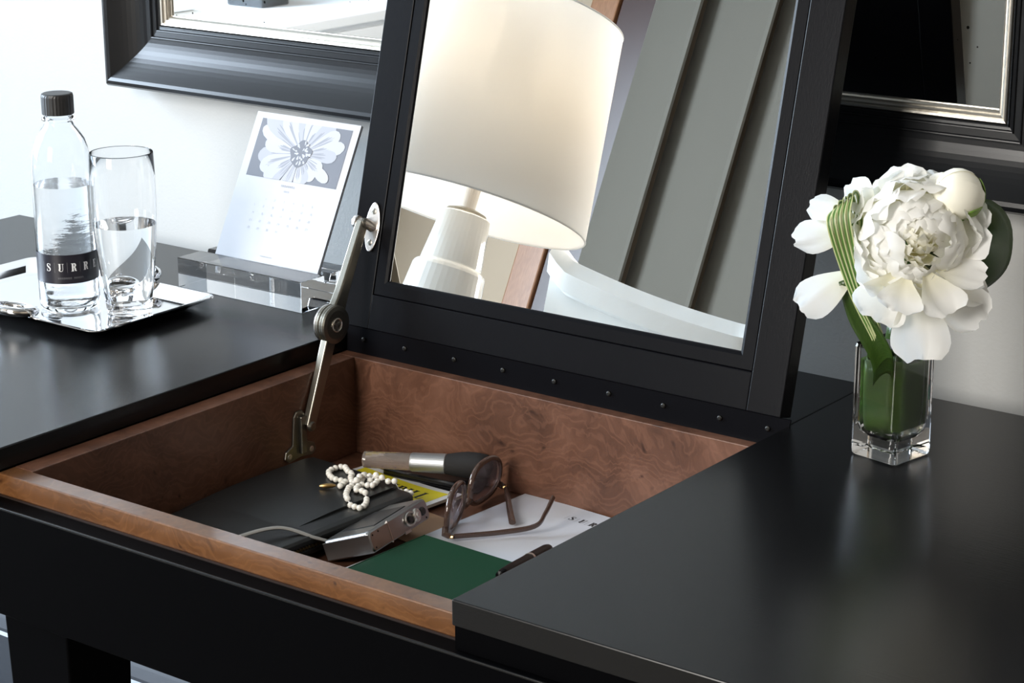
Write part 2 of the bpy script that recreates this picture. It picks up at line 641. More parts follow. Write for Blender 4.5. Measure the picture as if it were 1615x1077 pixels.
def antique_glass():
    m = bpy.data.materials.new('antique_mirror_glass')
    m.use_nodes = True
    nt = m.node_tree
    N, Lk = nt.nodes, nt.links
    b = N['Principled BSDF']
    tc = N.new('ShaderNodeTexCoord')
    vo = N.new('ShaderNodeTexVoronoi')
    vo.inputs['Scale'].default_value = 95
    vo.inputs['Randomness'].default_value = 1
    Lk.new(tc.outputs['Object'], vo.inputs['Vector'])
    nz = N.new('ShaderNodeTexNoise')
    nz.inputs['Scale'].default_value = 14
    Lk.new(tc.outputs['Object'], nz.inputs['Vector'])
    cl = N.new('ShaderNodeValToRGB')
    cl.color_ramp.elements[0].position, cl.color_ramp.elements[0].color = .50, (0, 0, 0, 1)
    cl.color_ramp.elements[1].position, cl.color_ramp.elements[1].color = .62, (.15, .15, .15, 1)
    Lk.new(nz.outputs[0], cl.inputs[0])
    lt = N.new('ShaderNodeMath')
    lt.operation = 'LESS_THAN'
    Lk.new(vo.outputs['Distance'], lt.inputs[0])
    Lk.new(cl.outputs[0], lt.inputs[1])
    mx = N.new('ShaderNodeMix')
    mx.data_type = 'RGBA'
    mx.inputs[6].default_value = (.86, .87, .87, 1)
    mx.inputs[7].default_value = (.05, .045, .04, 1)
    Lk.new(lt.outputs[0], mx.inputs[0])
    Lk.new(mx.outputs[2], b.inputs['Base Color'])
    b.inputs['Metallic'].default_value = 1
    b.inputs['Roughness'].default_value = .015
    return m


ANTIQ = antique_glass()


def shade_mat():
    m = bpy.data.materials.new('white_lampshade_fabric')
    m.use_nodes = True
    nt = m.node_tree
    N, Lk = nt.nodes, nt.links
    df = N.new('ShaderNodeBsdfDiffuse')
    df.inputs[0].default_value = (.60, .595, .59, 1)
    tr = N.new('ShaderNodeBsdfTranslucent')
    tr.inputs[0].default_value = (.80, .78, .75, 1)
    mx = N.new('ShaderNodeMixShader')
    mx.inputs[0].default_value = .5
    Lk.new(df.outputs[0], mx.inputs[1])
    Lk.new(tr.outputs[0], mx.inputs[2])
    Lk.new(mx.outputs[0], N['Material Output'].inputs['Surface'])
    return m


SHADE = shade_mat()

# ------------------------------------------------------------------ the room
RX0, RX1, RY0, RY1 = -3.2, 2.6, -2.42, 0.720
ZF, ZC = -FZ, 1.85
struct('floor', bx((RX0 - .1, RY0 - .1, ZF - .05), (RX1 + .1, RY1 + .1, ZF)), FLOOR)
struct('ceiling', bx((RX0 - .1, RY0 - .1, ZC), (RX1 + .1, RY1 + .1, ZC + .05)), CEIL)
struct('wall_back', bx((RX0 - .1, RY1, ZF), (RX1 + .1, RY1 + .1, ZC)), WALL)
VX0, VX1, VZ0, VZ1 = -1.18, -.12, .34, 1.76
bm = B()
box(bm, (RX0 - .1, RY0 - .1, ZF), (VX0, RY0, ZC))
box(bm, (VX1, RY0 - .1, ZF), (RX1 + .1, RY0, ZC))
box(bm, (VX0, RY0 - .1, ZF), (VX1, RY0, VZ0))
box(bm, (VX0, RY0 - .1, VZ1), (VX1, RY0, ZC))
struct('wall_front', bm, WALLC)
struct('wall_right', bx((RX1, RY0, ZF), (RX1 + .1, RY1, ZC)), WALLC)
WY0, WY1, WZ0, WZ1 = -1.30, 0.30, 0.10, 1.70
bm = B()
box(bm, (RX0 - .1, RY0, ZF), (RX0, WY0, ZC))
box(bm, (RX0 - .1, WY1, ZF), (RX0, RY1, ZC))
box(bm, (RX0 - .1, WY0, ZF), (RX0, WY1, WZ0))
box(bm, (RX0 - .1, WY0, WZ1), (RX0, WY1, ZC))
struct('wall_left', bm, WALL)
bm = B()
for a, b_ in ((WY0, WY0 + .06), (WY1 - .06, WY1), ((WY0 + WY1) / 2 - .03, (WY0 + WY1) / 2 + .03)):
    box(bm, (RX0 - .08, a, WZ0), (RX0 - .02, b_, WZ1))
for a, b_ in ((WZ0, WZ0 + .06), (WZ1 - .06, WZ1), (.82, .86)):
    box(bm, (RX0 - .08, WY0 + .06, a), (RX0 - .02, (WY0 + WY1) / 2 - .03, b_))
    box(bm, (RX0 - .08, (WY0 + WY1) / 2 + .03, a), (RX0 - .02, WY1 - .06, b_))
win = struct('window_1', bm, TRIM)
obj('pane', bx((RX0 - .052, WY0 + .06, WZ0 + .06), (RX0 - .048, WY1 - .06, WZ1 - .06)), GLASS, win)
bm = B()
for a_, b_ in ((VX0, VX0 + .06), (VX1 - .06, VX1)):
    box(bm, (a_, RY0 - .08, VZ0), (b_, RY0 - .02, VZ1))
for a_, b_ in ((VZ0, VZ0 + .06), (VZ1 - .06, VZ1)):
    box(bm, (VX0 + .06, RY0 - .08, a_), (VX1 - .06, RY0 - .02, b_))
win = struct('window_2', bm, TRIM)
obj('pane', bx((VX0 + .06, RY0 - .052, VZ0 + .06), (VX1 - .06, RY0 - .048, VZ1 - .06)), GLASS, win)
# moulded baseboard of the back wall: plain board, cove, cap
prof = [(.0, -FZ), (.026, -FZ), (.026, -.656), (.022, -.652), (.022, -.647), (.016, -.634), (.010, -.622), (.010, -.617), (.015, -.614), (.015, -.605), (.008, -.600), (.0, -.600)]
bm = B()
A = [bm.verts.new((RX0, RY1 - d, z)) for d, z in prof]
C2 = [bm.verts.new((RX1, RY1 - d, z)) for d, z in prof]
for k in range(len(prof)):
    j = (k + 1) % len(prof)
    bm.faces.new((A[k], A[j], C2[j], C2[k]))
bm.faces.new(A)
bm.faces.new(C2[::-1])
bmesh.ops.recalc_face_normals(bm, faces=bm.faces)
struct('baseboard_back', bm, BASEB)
# wooden casing beside the drapes on the front wall (seen in the lid mirror)
struct('trim_1', bx((-2.435, RY0, ZF), (-2.347, RY0 + .07, ZC)), WOODT, .004)
struct('trim_2', bx((-2.345, RY0, ZF), (-2.232, RY0 + .06, ZC)), WOODD, .004)

# ------------------------------------------------------------------ the vanity desk
DX0, DX1, DY0, DY1 = -1.24, 0.90, 0.0, 0.650
OX0, OX1, OY1 = -0.535, 0.0, 0.494
TT = 0.021
desk = thing('vanity_desk', 'black lacquered vanity desk with burl-lined compartment under a raised mirror lid', 'desk', (-.17, .32, -FZ))
bm = B()
box(bm, (DX0, DY0, -TT), (OX0, DY1, 0))
box(bm, (OX1, DY0, -TT), (DX1, DY1, 0))
box(bm, (OX0, OY1, -TT), (OX1, DY1, 0))
obj('desktop', bm, LACQ, desk, bevel=.0012)
obj('sub_top', bx((.0015, .002, -.0405), (DX1 - .01, .62, -TT - .0002)), APRON, desk)
obj('sub_top', bx((DX0 + .01, .002, -.0405), (OX0 - .0015, .62, -TT - .0002)), APRON, desk)
# apron with a beaded upper edge
obj('apron', bx((DX0 + .02, -.004, -.146), (DX1 - .02, .0165, -.0412)), APRON, desk, bevel=.0022, seg=3)
obj('bead', tube(B(), [(DX0 + .02, -.0034, -.0422), (DX1 - .02, -.0034, -.0422)], .0014, 10), LACQ, desk, smooth=True)
obj('ledge', bx((OX0, .0166, -.0470), (OX1, .0185, -.0408)), LEDGE, desk)
bm = B()
box(bm, (DX0 + .03, .600, -.146), (DX1 - .03, .62, -.0412))
box(bm, (DX0 + .02, .0170, -.146), (DX0 + .04, .60, -.0412))
box(bm, (DX1 - .04, .0170, -.146), (DX1 - .02, .60, -.0412))
obj('side_rail', bm, APRON, desk)


def leg_bm(x0, x1, y0, y1, taper):
    bm = B()
    cx, cy = (x0 + x1) / 2, (y0 + y1) / 2
    L = []
    for z, s in ((-.1465, 1), (-.2, .97), (-FZ, taper)):
        L.append([(cx + (x - cx) * s, cy + (y - cy) * s, z) for x, y in ((x0, y0), (x1, y0), (x1, y1), (x0, y1))])
    loft(bm, L[::-1])
    return bm


for x0, x1, y0, y1 in ((-.516, -.433, .000, .075), (-.06, .02, .000, .075), (DX0 + .02, DX0 + .10, .0, .075), (DX1 - .1, DX1 - .02, .0, .075),
                       (-.86, -.79, .54, .61), (DX1 - .1, DX1 - .02, .54, .61)):
    obj('leg', leg_bm(x0, x1, y0, y1, .62), APRON, desk, bevel=.002)

# burl compartment
obj('compartment_front', bx((OX0 + .0005, .019, -.0412), (OX1 - .0005, .039, -TT - .0003)), BURL_RAIL, desk, bevel=.0012)
obj('compartment_side', bx((OX0 + .0005, .0392, -.127), (-.511, .4768, -TT - .0003)), BURL, desk, bevel=.0008)
obj('compartment_side', bx((-.024, .0392, -.127), (OX1 - .0005, .4768, -TT - .0003)), BURL, desk, bevel=.0008)
obj('compartment_back', bx((OX0 + .0005, .477, -.127), (OX1 - .0005, .4925, -TT - .0003)), BURL, desk, bevel=.0008)
bm = B()
box(bm, (OX0 + .0005, .0190, -.127), (OX1 - .0005, .0388, -.0414))
obj('compartment_front_lining', bm, BURL, desk)
obj('compartment_floor', bx((OX0 + .0005, .0192, -.132), (OX1 - .0005, .4925, -.1272)), BURL, desk)

# lid local frame
LY, LZ, LT = 0.4916, 0.007, 0.25060
LX0, LX1, LH = -0.5410, -0.0065, 0.487
sT, cT = sin(LT), cos(LT)


def lid(x, u, d=0.0):
    """x along the hinge, u up the lid face, d behind its front face"""
    return Vector((x, LY + u * sT + d * cT, LZ + u * cT - d * sT))


LIDM = Matrix(((1, 0, 0, 0), (0, sT, -cT, LY), (0, cT, sT, LZ), (0, 0, 0, 1)))   # local (x, u, outward) -> world

# hinge strip, slanted, with screws
bm = B()
vs = [Vector((OX0 + .002, .4905, -.0212)), Vector((OX1 - .002, .4905, -.0212)), Vector((.004, LY + .001, .0065)), Vector((OX0 + .002, LY + .001, .0065))]
n_ = Vector((0, .002, 0))
loft(bm, [[v for v in vs], [v + n_ for v in vs]])
strip = obj('hinge_strip', bm, LACQ_V, desk)
for x in (-.510, -.4538, -.3882, -.3256, -.2619, -.1967, -.1337, -.0708, -.019):
    Ms = Matrix.Translation((x, .4908, -.0055)) @ Matrix.Rotation(pi / 2, 4, 'X')
    bm = lathe(B(), [(0, .0012), (.0015, .0012), (.0026, .0005), (.0027, -.001)], n=12, M=Ms)
    box(bm, (-.002, -.0003, .0010), (.002, .0003, .0014), Ms)
    obj('screw', bm, SCREW, strip)

MW_, FW = 0.0170, 0.0365
bm = B()
for x0, x1, u0, u1 in ((LX0, LX0 + FW, 0, LH), (LX1 - FW, LX1, 0, LH), (LX0 + FW, LX1 - FW, 0, FW), (LX0 + FW, LX1 - FW, LH - FW, LH)):
    box(bm, (x0, u0, -.0205), (x1, u1, 0), LIDM)
box(bm, (LX0 + FW, FW, -.0205), (LX1 - FW, LH - FW, -.0125), LIDM)      # backing panel
lidf = obj('lid', bm, LACQ_V, desk, bevel=.0010)
lf = lambda x, y, h: LIDM @ Vector((x, y, h))
for bmx in rails((LX0 + FW, FW, LX1 - FW, LH - FW), [(0, -.0120), (0, -.0022), (.0012, -.0008), (.0130, -.0008), (.0160, -.0022), (MW_, -.0040), (MW_, -.0120)], lf):
    obj('glass_moulding', bmx, LACQ_V, lidf)
obj('mirror_glass', bx((LX0 + FW + MW_, FW + MW_, -.0119), (LX1 - FW - MW_, LH - FW - MW_, -.0045), LIDM), MIRROR, lidf)

# lid stay: two arms, disc joint, brackets
Xs = -.5005
pT, pJ, pB = Vector((-.522, .5070, .1163)), Vector((-.5090, .4416, .0232)), Vector((-.5035, .3952, -.0735))


def arm_bm(a, b, hx, width):
    """flat bar from a to b in a plane of (almost) constant x; hx half thickness, width(t) half width"""
    d = (b - a).normalized()
    nrm = Vector((0, -d.z, d.y)).normalized()
    N = 14
    loops = []
    for k in range(N + 1):
        t = k / N
        p = a + (b - a) * t
        w = width(t)
        r = min(.0016, w * .4)
        loops.append([p + nrm * u + Vector((v, 0, 0)) for u, v in rrect(-w, -hx, w, hx, r, 3)])
    bm = loft(B(), loops)
    bmesh.ops.recalc_face_normals(bm, faces=bm.faces)
    return bm


MX = Matrix.Rotation(pi / 2, 4, 'Y')      # local z -> world +x
stay = obj('lid_stay', arm_bm(pJ, pB, .0045, lambda t: .0076 - .0014 * t), STEEL, desk)
stay['label'] = 'brushed metal folding stay holding the lid open'
obj('upper_arm', arm_bm(pT, pJ, .0045, lambda t: .0058 + .0022 * t + .0055 * max(0, (t - .62) / .38) ** 2), STEEL, stay)
for dx, r in ((-.0075, .0195), (-.0035, .0205), (.0005, .0205)):
    bm = lathe(B(), [(0, -.0019), (r - .001, -.0019), (r, -.0010), (r, .0010), (r - .001, .0019), (0, .0019)], c=pJ + Vector((dx, 0, 0)), n=40, M=MX)
    obj('joint_disc', bm, STEEL if dx > -.004 else STEEL_L, stay, bevel=0)
bm = lathe(B(), [(0, .0024), (.0150, .0024), (.0195, .0018), (.0205, .0002), (.0205, -.002)], c=pJ + Vector((.0042, 0, 0)), n=40, M=MX)
obj('joint_cap', bm, STEEL, stay, smooth=False)
bm = lathe(B(), [(.0072, .0), (.0075, .0008), (.0068, .0012), (.0060, .0008), (.0058, 0)], c=pJ + Vector((.0066, 0, 0)), n=28, M=MX)
for k in range(3):
    a = k * 2 * pi / 3 + .5
    box(bm, (-.0011, .0012, 0), (.0011, .0048, .0011), Matrix.Translation(pJ + Vector((.0066, 0, 0))) @ MX @ Matrix.Rotation(a, 4, 'Z'))
lathe(bm, [(0, .001), (.0010, .001), (.0012, 0)], c=pJ + Vector((.0066, 0, 0)), n=10, M=MX)
obj('tension_screw', bm, STEEL_L, stay)
# top plate on the lid: pointed oval with two screws and a lug carrying the pivot ring
cx_, cu_ = -.5160, .1065
poly = []
for k in range(32):
    a = 2 * pi * k / 32
    rx = .0098 * (abs(cos(a)) ** 1.0) * (1 if cos(a) > 0 else -1)
    poly.append((cx_ + .0098 * cos(a) * (1 - .12 * abs(sin(a))), cu_ + .0262 * sin(a)))
plate = obj('lid_plate', prism(B(), poly, .0002, .0026, LIDM), STEEL_L, stay, bevel=.0008)
for du in (-.0165, .0165):
    Ms = LIDM @ Matrix.Translation((cx_, cu_ + du, .0026))
    bm = lathe(B(), [(0, .0006), (.0022, .0006), (.0032, .0002), (.0034, -.0004)], n=16, M=Ms)
    box(bm, (-.0018, -.0003, .0005), (.0018, .0003, .0010), Ms)
    box(bm, (-.0003, -.0018, .0005), (.0003, .0018, .0010), Ms)
    obj('plate_screw', bm, STEEL, stay)
bm = B()
tube(bm, [lid(cx_, cu_, -.0024), lid(cx_ - .0005, cu_ + .002, -.0075), pT + Vector((.004, .0015, .0005)), pT + Vector((-.004, 0, 0))], [.0058, .0052, .0048, .0048], n=14)
lathe(bm, [(0, -.006), (.0062, -.006), (.0070, -.004), (.0070, -.001), (.0060, .0), (0, .0)], c=pT + Vector((-.0035, 0, 0)), n=22, M=MX)
obj('top_lug', bm, STEEL_L, stay, smooth=True)
bm = lathe(B(), [(0, .003), (.0040, .003), (.0052, .0015), (.0055, -.001)], c=pT + Vector((.0035, 0, 0)), n=18, M=MX)
obj('pivot_rivet', bm, STEEL, stay)
bm = lathe(B(), [(0, .003), (.0040, .003), (.0052, .0015), (.0055, -.001)], c=pB + Vector((.0035, 0, 0)), n=18, M=MX)
obj('pivot_rivet', bm, STEEL, stay)
# box bracket: waisted plate with two ears, on the side board
W_ = Matrix(((0, 0, 1, -.5109), (1, 0, 0, .3870), (0, 1, 0, -.0960), (0, 0, 0, 1)))
poly = [(-.0235, -.0075), (-.018, -.0125), (0, -.0105), (.018, -.0125), (.0235, -.0075), (.0215, .000), (.011, .0045), (.0095, .022), (.0085, .034), (.004, .0395), (-.004, .0395), (-.0085, .034), (-.0095, .022), (-.011, .0045), (-.0215, .000)]
obj('side_bracket', prism(B(), poly, .0, .0028, W_), STEEL, stay, bevel=.0009)
obj('bracket_rib', bx((-.0025, -.006, .0028), (.0060, .034, .0072), W_), STEEL, stay, bevel=.001)
for s in (-1, 1):
    Ms = W_ @ Matrix.Translation((.0165 * s, -.006, .0028))
    bm = lathe(B(), [(0, .0006), (.0022, .0006), (.0032, .0002), (.0034, -.0004)], n=16, M=Ms)
    box(bm, (-.0018, -.0003, .0005), (.0018, .0003, .0010), Ms)
    obj('bracket_screw', bm, STEEL_L, stay)

# ------------------------------------------------------------------ framed mirror on the wall behind the desk
FX0, FX1, FZ0, FZ1 = -1.0815, 0.188, 0.1815, 1.20
fm = thing('wall_mirror', 'large wall mirror in a wide dark scooped frame with thin silver liner, above the desk', 'mirror', ((FX0 + FX1) / 2, RY1, FZ0))
mf = lambda x, y, h: Vector((x, RY1 - h, y))
P = [(0, .0005), (0, .040), (.0018, .049), (.005, .0545), (.0095, .056), (.0135, .0545)]
for k in range(1, 11):                       # concave scoop
    t = k / 10
    P.append((.0135 + .0485 * t, .0545 - .0245 * sin(t * pi / 2)))
P += [(.0632, .0300), (.0640, .0315), (.0652, .0312), (.0660, .0290), (.0720, .0285), (.0728, .0305), (.0740, .0302), (.0748, .0280), (.0772, .0275), (.0779, .0295), (.0788, .0290), (.0793, .0270), (.0794, .0005)]
for bmx in rails((FX0, FZ0, FX1, FZ1), P, mf):
    obj('frame_rail', bmx, FRAMEM, fm)
P = [(0, .0005), (0, .0265), (.0014, .0292), (.0034, .0286), (.0042, .0264), (.0058, .0268), (.0076, .0256), (.0083, .0236), (.0098, .0238), (.0112, .0222), (.0116, .0205), (.0126, .0203), (.0127, .0005)]
I0 = .0795
for bmx in rails((FX0 + I0, FZ0 + I0, FX1 - I0, FZ1 - I0), P, mf):
    obj('silver_liner', bmx, LINER, fm)
I1 = I0 + .0128
obj('mirror_glass', bx((FX0 + I1, RY1 - .0190, FZ0 + I1), (FX1 - I1, RY1 - .001, FZ1 - I1)), ANTIQ, fm)
def leg_bm2(x, y):
    bm = B()
    loft(bm, [[(x + a * s, y + b_ * s, z) for a, b_ in ((-1, -1), (1, -1), (1, 1), (-1, 1))] for s, z in ((.014, -FZ), (.022, -.6002))])
    return bm


# ------------------------------------------------------------------ silver tray
tray = thing('serving_tray', 'polished silver rectangular tray with ring handles, under the bottle and glass', 'tray', (-.865, .392, 0))
tx0, tx1, ty0, ty1 = -1.012, -.709, .298, .480


def rr(i, z, r):
    return [(x, y, z) for x, y in rrect(tx0 + i, ty0 + i, tx1 - i, ty1 - i, r, 6)]


bm = B()
loft(bm, [rr(.0255, .0003, .010), rr(.0215, .0008, .012), rr(.0120, .0058, .013), rr(.0020, .0112, .014), rr(.0, .0122, .015), rr(.0005, .0132, .015), rr(.0025, .0134, .014), rr(.0125, .0082, .013), rr(.0220, .0030, .012), rr(.0260, .0024, .010)])
obj('tray_body', bm, SILVER, tray, bevel=0)
for yy, s in ((ty0 + .004, -1), (ty1 - .004, 1)):
    pts = []
    for k in range(28):
        a = 2 * pi * k / 28
        pts.append((-.836 + .0245 * cos(a), yy + s * (.003 + .0180 * sin(a)), .0178 + .0030 * sin(a)))
    obj('handle', tube(B(), pts, .0052, 12, closed=True), SILVER, tray, smooth=True)

# ------------------------------------------------------------------ water bottle
bc = (-.8373, .3780, .0026)
bottle = thing('water_bottle', 'clear water bottle with black screw cap and black label band, on silver tray', 'bottle', bc)
outer = [(0, .0030), (.012, .0024), (.022, .0008), (.0270, .0), (.0305, .0016), (.0325, .006), (.0327, .012), (.0327, .155), (.0322, .166), (.0300, .178), (.0260, .1885), (.0205, .1965), (.0165, .2015), (.0150, .2060), (.0150, .2065), (.0178, .2085), (.0178, .2105), (.0150, .2120), (.0140, .2130), (.0140, .2300)]
inner = [(.0125, .2300), (.0125, .2075), (.0150, .2005), (.0190, .1952), (.0248, .1868), (.0288, .1768), (.0310, .1655), (.0316, .155), (.0316, .0130), (.0305, .0070), (.0270, .0044), (.012, .0050), (0, .0056)]
body = obj('bottle_body', lathe(B(), outer + inner, bc, 64), PET, bottle, smooth=True)
wl = [(0, .0060), (.012, .0054), (.0268, .0048), (.0302, .0074), (.0313, .0132), (.0313, .1385), (0, .1385)]
obj('water', lathe(B(), wl, bc, 64), WATERB, bottle, smooth=True)
cp = [(.0146, .2165), (.0166, .2165), (.0170, .2172)]
bm = B()
nr = 60
rings = []
for r, z, rid in ((.0168, .2145, 0), (.0172, .2150, 1), (.0172, .2335, 1), (.0166, .2362, 0), (.0150, .2370, 0)):
    rings.append([Vector((bc[0] + (r - (.0003 if rid and i % 2 else 0)) * cos(2 * pi * i / nr), bc[1] + (r - (.0003 if rid and i % 2 else 0)) * sin(2 * pi * i / nr), bc[2] + z)) for i in range(nr)])
loft(bm, rings)
obj('screw_cap', bm, CAPM, bottle)
ph0 = radians(-40.8)
lab = B()
aa0, aa1, nn = ph0 - radians(100), ph0 + radians(108), 60
rows = []
for z in (.0340, .0660):
    rows.append([lab.verts.new((bc[0] + .0331 * cos(aa0 + (aa1 - aa0) * k / nn), bc[1] + .0331 * sin(aa0 + (aa1 - aa0) * k / nn), bc[2] + z)) for k in range(nn + 1)])
for k in range(nn):
    lab.faces.new((rows[0][k], rows[0][k + 1], rows[1][k + 1], rows[1][k]))
band = obj('label_band', lab, LABELM, bottle, smooth=True)
RL = .03325


def onband(a0, z0, rr_=RL):
    return lambda x, y: Vector((bc[0] + rr_ * cos(a0 + x / rr_), bc[1] + rr_ * sin(a0 + x / rr_), bc[2] + z0 + y))


bm = B()
for i, ch in enumerate('SURREY'):
    a = ph0 + radians(-37.5 + 24 * i)
    letters(bm, ch, .0088, onband(a - .0030 / RL, .0478))
obj('label_lettering', bm, INKW, band)
bm = B()
for i in range(7):
    a = ph0 + radians(-49.5 + 24 * i)
    flatpoly(bm, _r(-.00016, -.0012, .00016, .0100), onband(a, .0478))
letters(bm, 'nnnnnnn', .0034, onband(ph0 - radians(20), .0392))
letters(bm, 'nnnnn', .0034, onband(ph0 + radians(10), .0392))
obj('label_fine_print', bm, INKD, band)

# ------------------------------------------------------------------ drinking glass
gc = (-.7690, .4020, .0026)
tum = thing('drinking_glass', 'tall thin-walled glass half full of water, beside the bottle on the tray', 'glass', gc)
go = [(0, .0012), (.016, .0012), (.0215, .0), (.0238, .0012), (.0246, .005), (.0275, .030), (.0315, .065), (.0345, .100), (.0353, .125), (.0350, .150), (.0341, .1760), (.0337, .1768)]
gi = [(.0332, .1770), (.0330, .1764), (.0342, .150), (.0345, .125), (.0337, .100), (.0307, .065), (.0266, .030), (.0245, .0150), (.0215, .0112), (.012, .0105), (0, .0105)]
obj('glass_body', lathe(B(), go + gi, gc, 64), TUMBLER, tum, smooth=True)
ww = [(0, .0108), (.012, .0108), (.0212, .0115), (.0242, .0152), (.0263, .030), (.0303, .065), (.0333, .0985), (0, .0985)]
obj('water', lathe(B(), ww, gc, 64), WATER, tum, smooth=True)

# ------------------------------------------------------------------ acrylic block and the calendar cards in its slot
blk = thing('acrylic_block', 'thick clear acrylic block stand with a slot on top, holding calendar cards', 'stand', (-.7125, .555, 0))
bm = B()
sl0, sl1, sd = .5520, .5595, .0085
poly = [(.5135, .0002), (.5970, .0002), (.5970, .0350), (sl1 + .0035, .0350), (sl1, .0350 - sd), (sl0, .0350 - sd), (sl0 - .0005, .0350), (.5135, .0350)]
lo = [bm.verts.new((-.8075, y, z)) for y, z in poly]
hi = [bm.verts.new((-.6180, y, z)) for y, z in poly]
bm.faces.new(lo)
bm.faces.new(hi[::-1])
for i in range(len(poly)):
    j = (i + 1) % len(poly)
    bm.faces.new((lo[i], hi[i], hi[j], lo[j]))
bmesh.ops.recalc_face_normals(bm, faces=bm.faces)
obj('block', bm, ACRYL, blk, bevel=.0006)
# cards: leaning back plane
ca = atan2(.080, .154)
cb = Vector((-.7115, .5553, .0305))
CM = Matrix(((1, 0, 0, cb.x), (0, sin(ca), -cos(ca), cb.y), (0, cos(ca), sin(ca), cb.z), (0, 0, 0, 1)))   # (x, up the card, outward)
cal = thing('desk_calendar', 'stack of white calendar cards with a grey flower photo, leaning in the acrylic block', 'calendar', (-.7115, .5553, .028))
CW, CHh = .0785, .1760
for k in range(4):
    obj('card', bx((-CW - .0002 * (k % 2), 0, -.0042 + k * .00105), (CW + .0002 * (k % 2), CHh, -.0042 + k * .00105 + .00085), CM), CARD if k == 3 else PAPERE, cal)
# printed photo
PX0, PX1, PY0, PY1 = -.0680, .0690, .1000, .1690
fc_ = lambda h: (lambda x, y: CM @ Vector((x, y, h)))


def clipbox(poly, x0, y0, x1, y1):
    for ax, lim, sg in ((0, x0, 1), (0, x1, -1), (1, y0, 1), (1, y1, -1)):
        out = []
        for i in range(len(poly)):
            p, q = poly[i - 1], poly[i]
            pi_, qi = (p[ax] - lim) * sg >= 0, (q[ax] - lim) * sg >= 0
            if pi_ != qi:
                t = (lim - p[ax]) / (q[ax] - p[ax])
                out.append(tuple(p[c] + t * (q[c] - p[c]) for c in (0, 1)))
            if qi:
                out.append(q)
        poly = out
        if not poly:
            return poly
    return poly


bm = B()
flatpoly(bm, _r(PX0, PY0, PX1, PY1), fc_(.00010), 0)
rnd = random.Random(5)
fcx, fcy = .004, .1335


def ppetal(cx, cy, ang, r0, r1, w, h, m):
    pts = []
    for t, ww_ in ((0, .28), (.25, .62), (.5, .9), (.72, 1), (.88, .82), (.97, .45), (1.0, .1)):
        pts.append((r0 + (r1 - r0) * t, w * ww_))
    P = [(x, y) for x, y in pts] + [(x, -y) for x, y in pts[::-1]]
    P = [(cx + x * cos(ang) - y * sin(ang), cy + x * sin(ang) + y * cos(ang)) for x, y in P]
    P = clipbox(P, PX0, PY0, PX1, PY1)
    if len(P) > 2:
        flatpoly(bm, P, fc_(h), m)


hh = .00012
for i, (deg, r1, w) in enumerate(((160, .075, .010), (148, .08, .012), (128, .06, .014), (110, .055, .014), (95, .05, .014), (78, .05, .014), (62, .052, .013), (46, .058, .012), (30, .060, .0105), (14, .066, .0095), (2, .056, .0085),
                                  (-22, .042, .008), (-45, .042, .0085), (-62, .040, .008), (-78, .040, .0065), (-28, .060, .0075), (188, .066, .0115), (202, .062, .0115), (216, .058, .010), (232, .052, .0055), (247, .05, .0035), (172, .06, .010), (256, .05, .003), (265, .045, .003))):
    a = radians(deg)
    ppetal(fcx, fcy, a, .013, r1 * .95, w * .92, hh, (2, 1, 2)[i % 3])
    hh += .000012
    for s in (-.9, -.45, .0, .45, .9):
        ppetal(fcx, fcy, a + s * .10, .014, r1 * (.62 + .1 * (i % 3) - .12 * abs(s)), w * .07, hh, 3 if s else 1)
        hh += .000003
flatpoly(bm, [(fcx + (.0155 + .002 * sin(5 * a)) * cos(a), fcy + (.0145 + .002 * cos(4 * a)) * sin(a)) for a in [2 * pi * k / 40 for k in range(40)]], fc_(hh + .00001), 0)
for k in range(30):
    a = rnd.uniform(0, 2 * pi)
    r_ = rnd.uniform(.003, .0115)
    ppetal(fcx + r_ * cos(a), fcy + .0015 + r_ * sin(a), a + rnd.uniform(-.4, .4), 0, rnd.uniform(.003, .0055), rnd.uniform(.0008, .0014), hh + .00002 + k * .000002, 2)
obj('printed_photo', bm, [PRINTG, PRINTL, PRINTW, PRINTM], cal)
bm = B()
letters(bm, 'nnnnnnnn', .0042, fc_(.0002), x0=-.0110)
tx = bm
for v in tx.verts:
    v.co += CM.to_3x3() @ Vector((0, .0925, 0))
n0 = len(tx.verts)
bm2 = B()
letters(bm2, 'nnnn', .0034, lambda x, y: CM @ Vector((x - .0045, y + .0865, .0002)))
day = 1
for row in range(6):
    for col in range(7):
        if (row == 0 and col < 1) or day > 31:
            continue
        letters(bm2, str(day), .0026, lambda x, y, c=col, r=row: CM @ Vector((-.0425 + c * .0142 + x, .0745 - r * .0088 + y, .0002)))
        day += 1
letters(bm2, 'nnnnnnnnnnnn', .0024, lambda x, y: CM @ Vector((x - .0110, y + .0095, .0002)))
me_ = bpy.data.meshes.new('tmp')
bm2.to_mesh(me_)
bm2.free()
tx.from_mesh(me_)
o = obj('calendar_print', tx, FAINT, cal)
o['kind'] = 'stuff'

# ------------------------------------------------------------------ vase with peony
vr = radians(-11)
vc = (.1107, .4814, 0)
vase = thing('glass_vase', 'square clear glass vase with thick base, lined with a dark green leaf', 'vase', vc, vr)
VH, VS = .1020, .0252


def vloop(s, z, r):
    return [(x, y, z) for x, y in rrect(-s, -s, s, s, r, 5)]


bm = B()
loft(bm, [vloop(VS * .93, .0003, .004), vloop(VS * .99, .002, .004), vloop(VS, .006, .0035), vloop(VS, VH - .003, .0035), vloop(VS - .0008, VH, .003),
          vloop(VS - .0034, VH, .003), vloop(VS - .0040, VH - .003, .003), vloop(VS - .0042, .030, .004), vloop(VS - .0060, .0225, .006), vloop(VS - .0105, .0190, .007)])
obj('vase_body', bm, GLASS, vase, local=True)
bm = B()
loft(bm, [vloop(VS - .0108, .0193, .007), vloop(VS - .0063, .0228, .006), vloop(VS - .0045, .030, .004), vloop(VS - .0044, .0880, .003)])
obj('water', bm, WATER, vase, local=True)
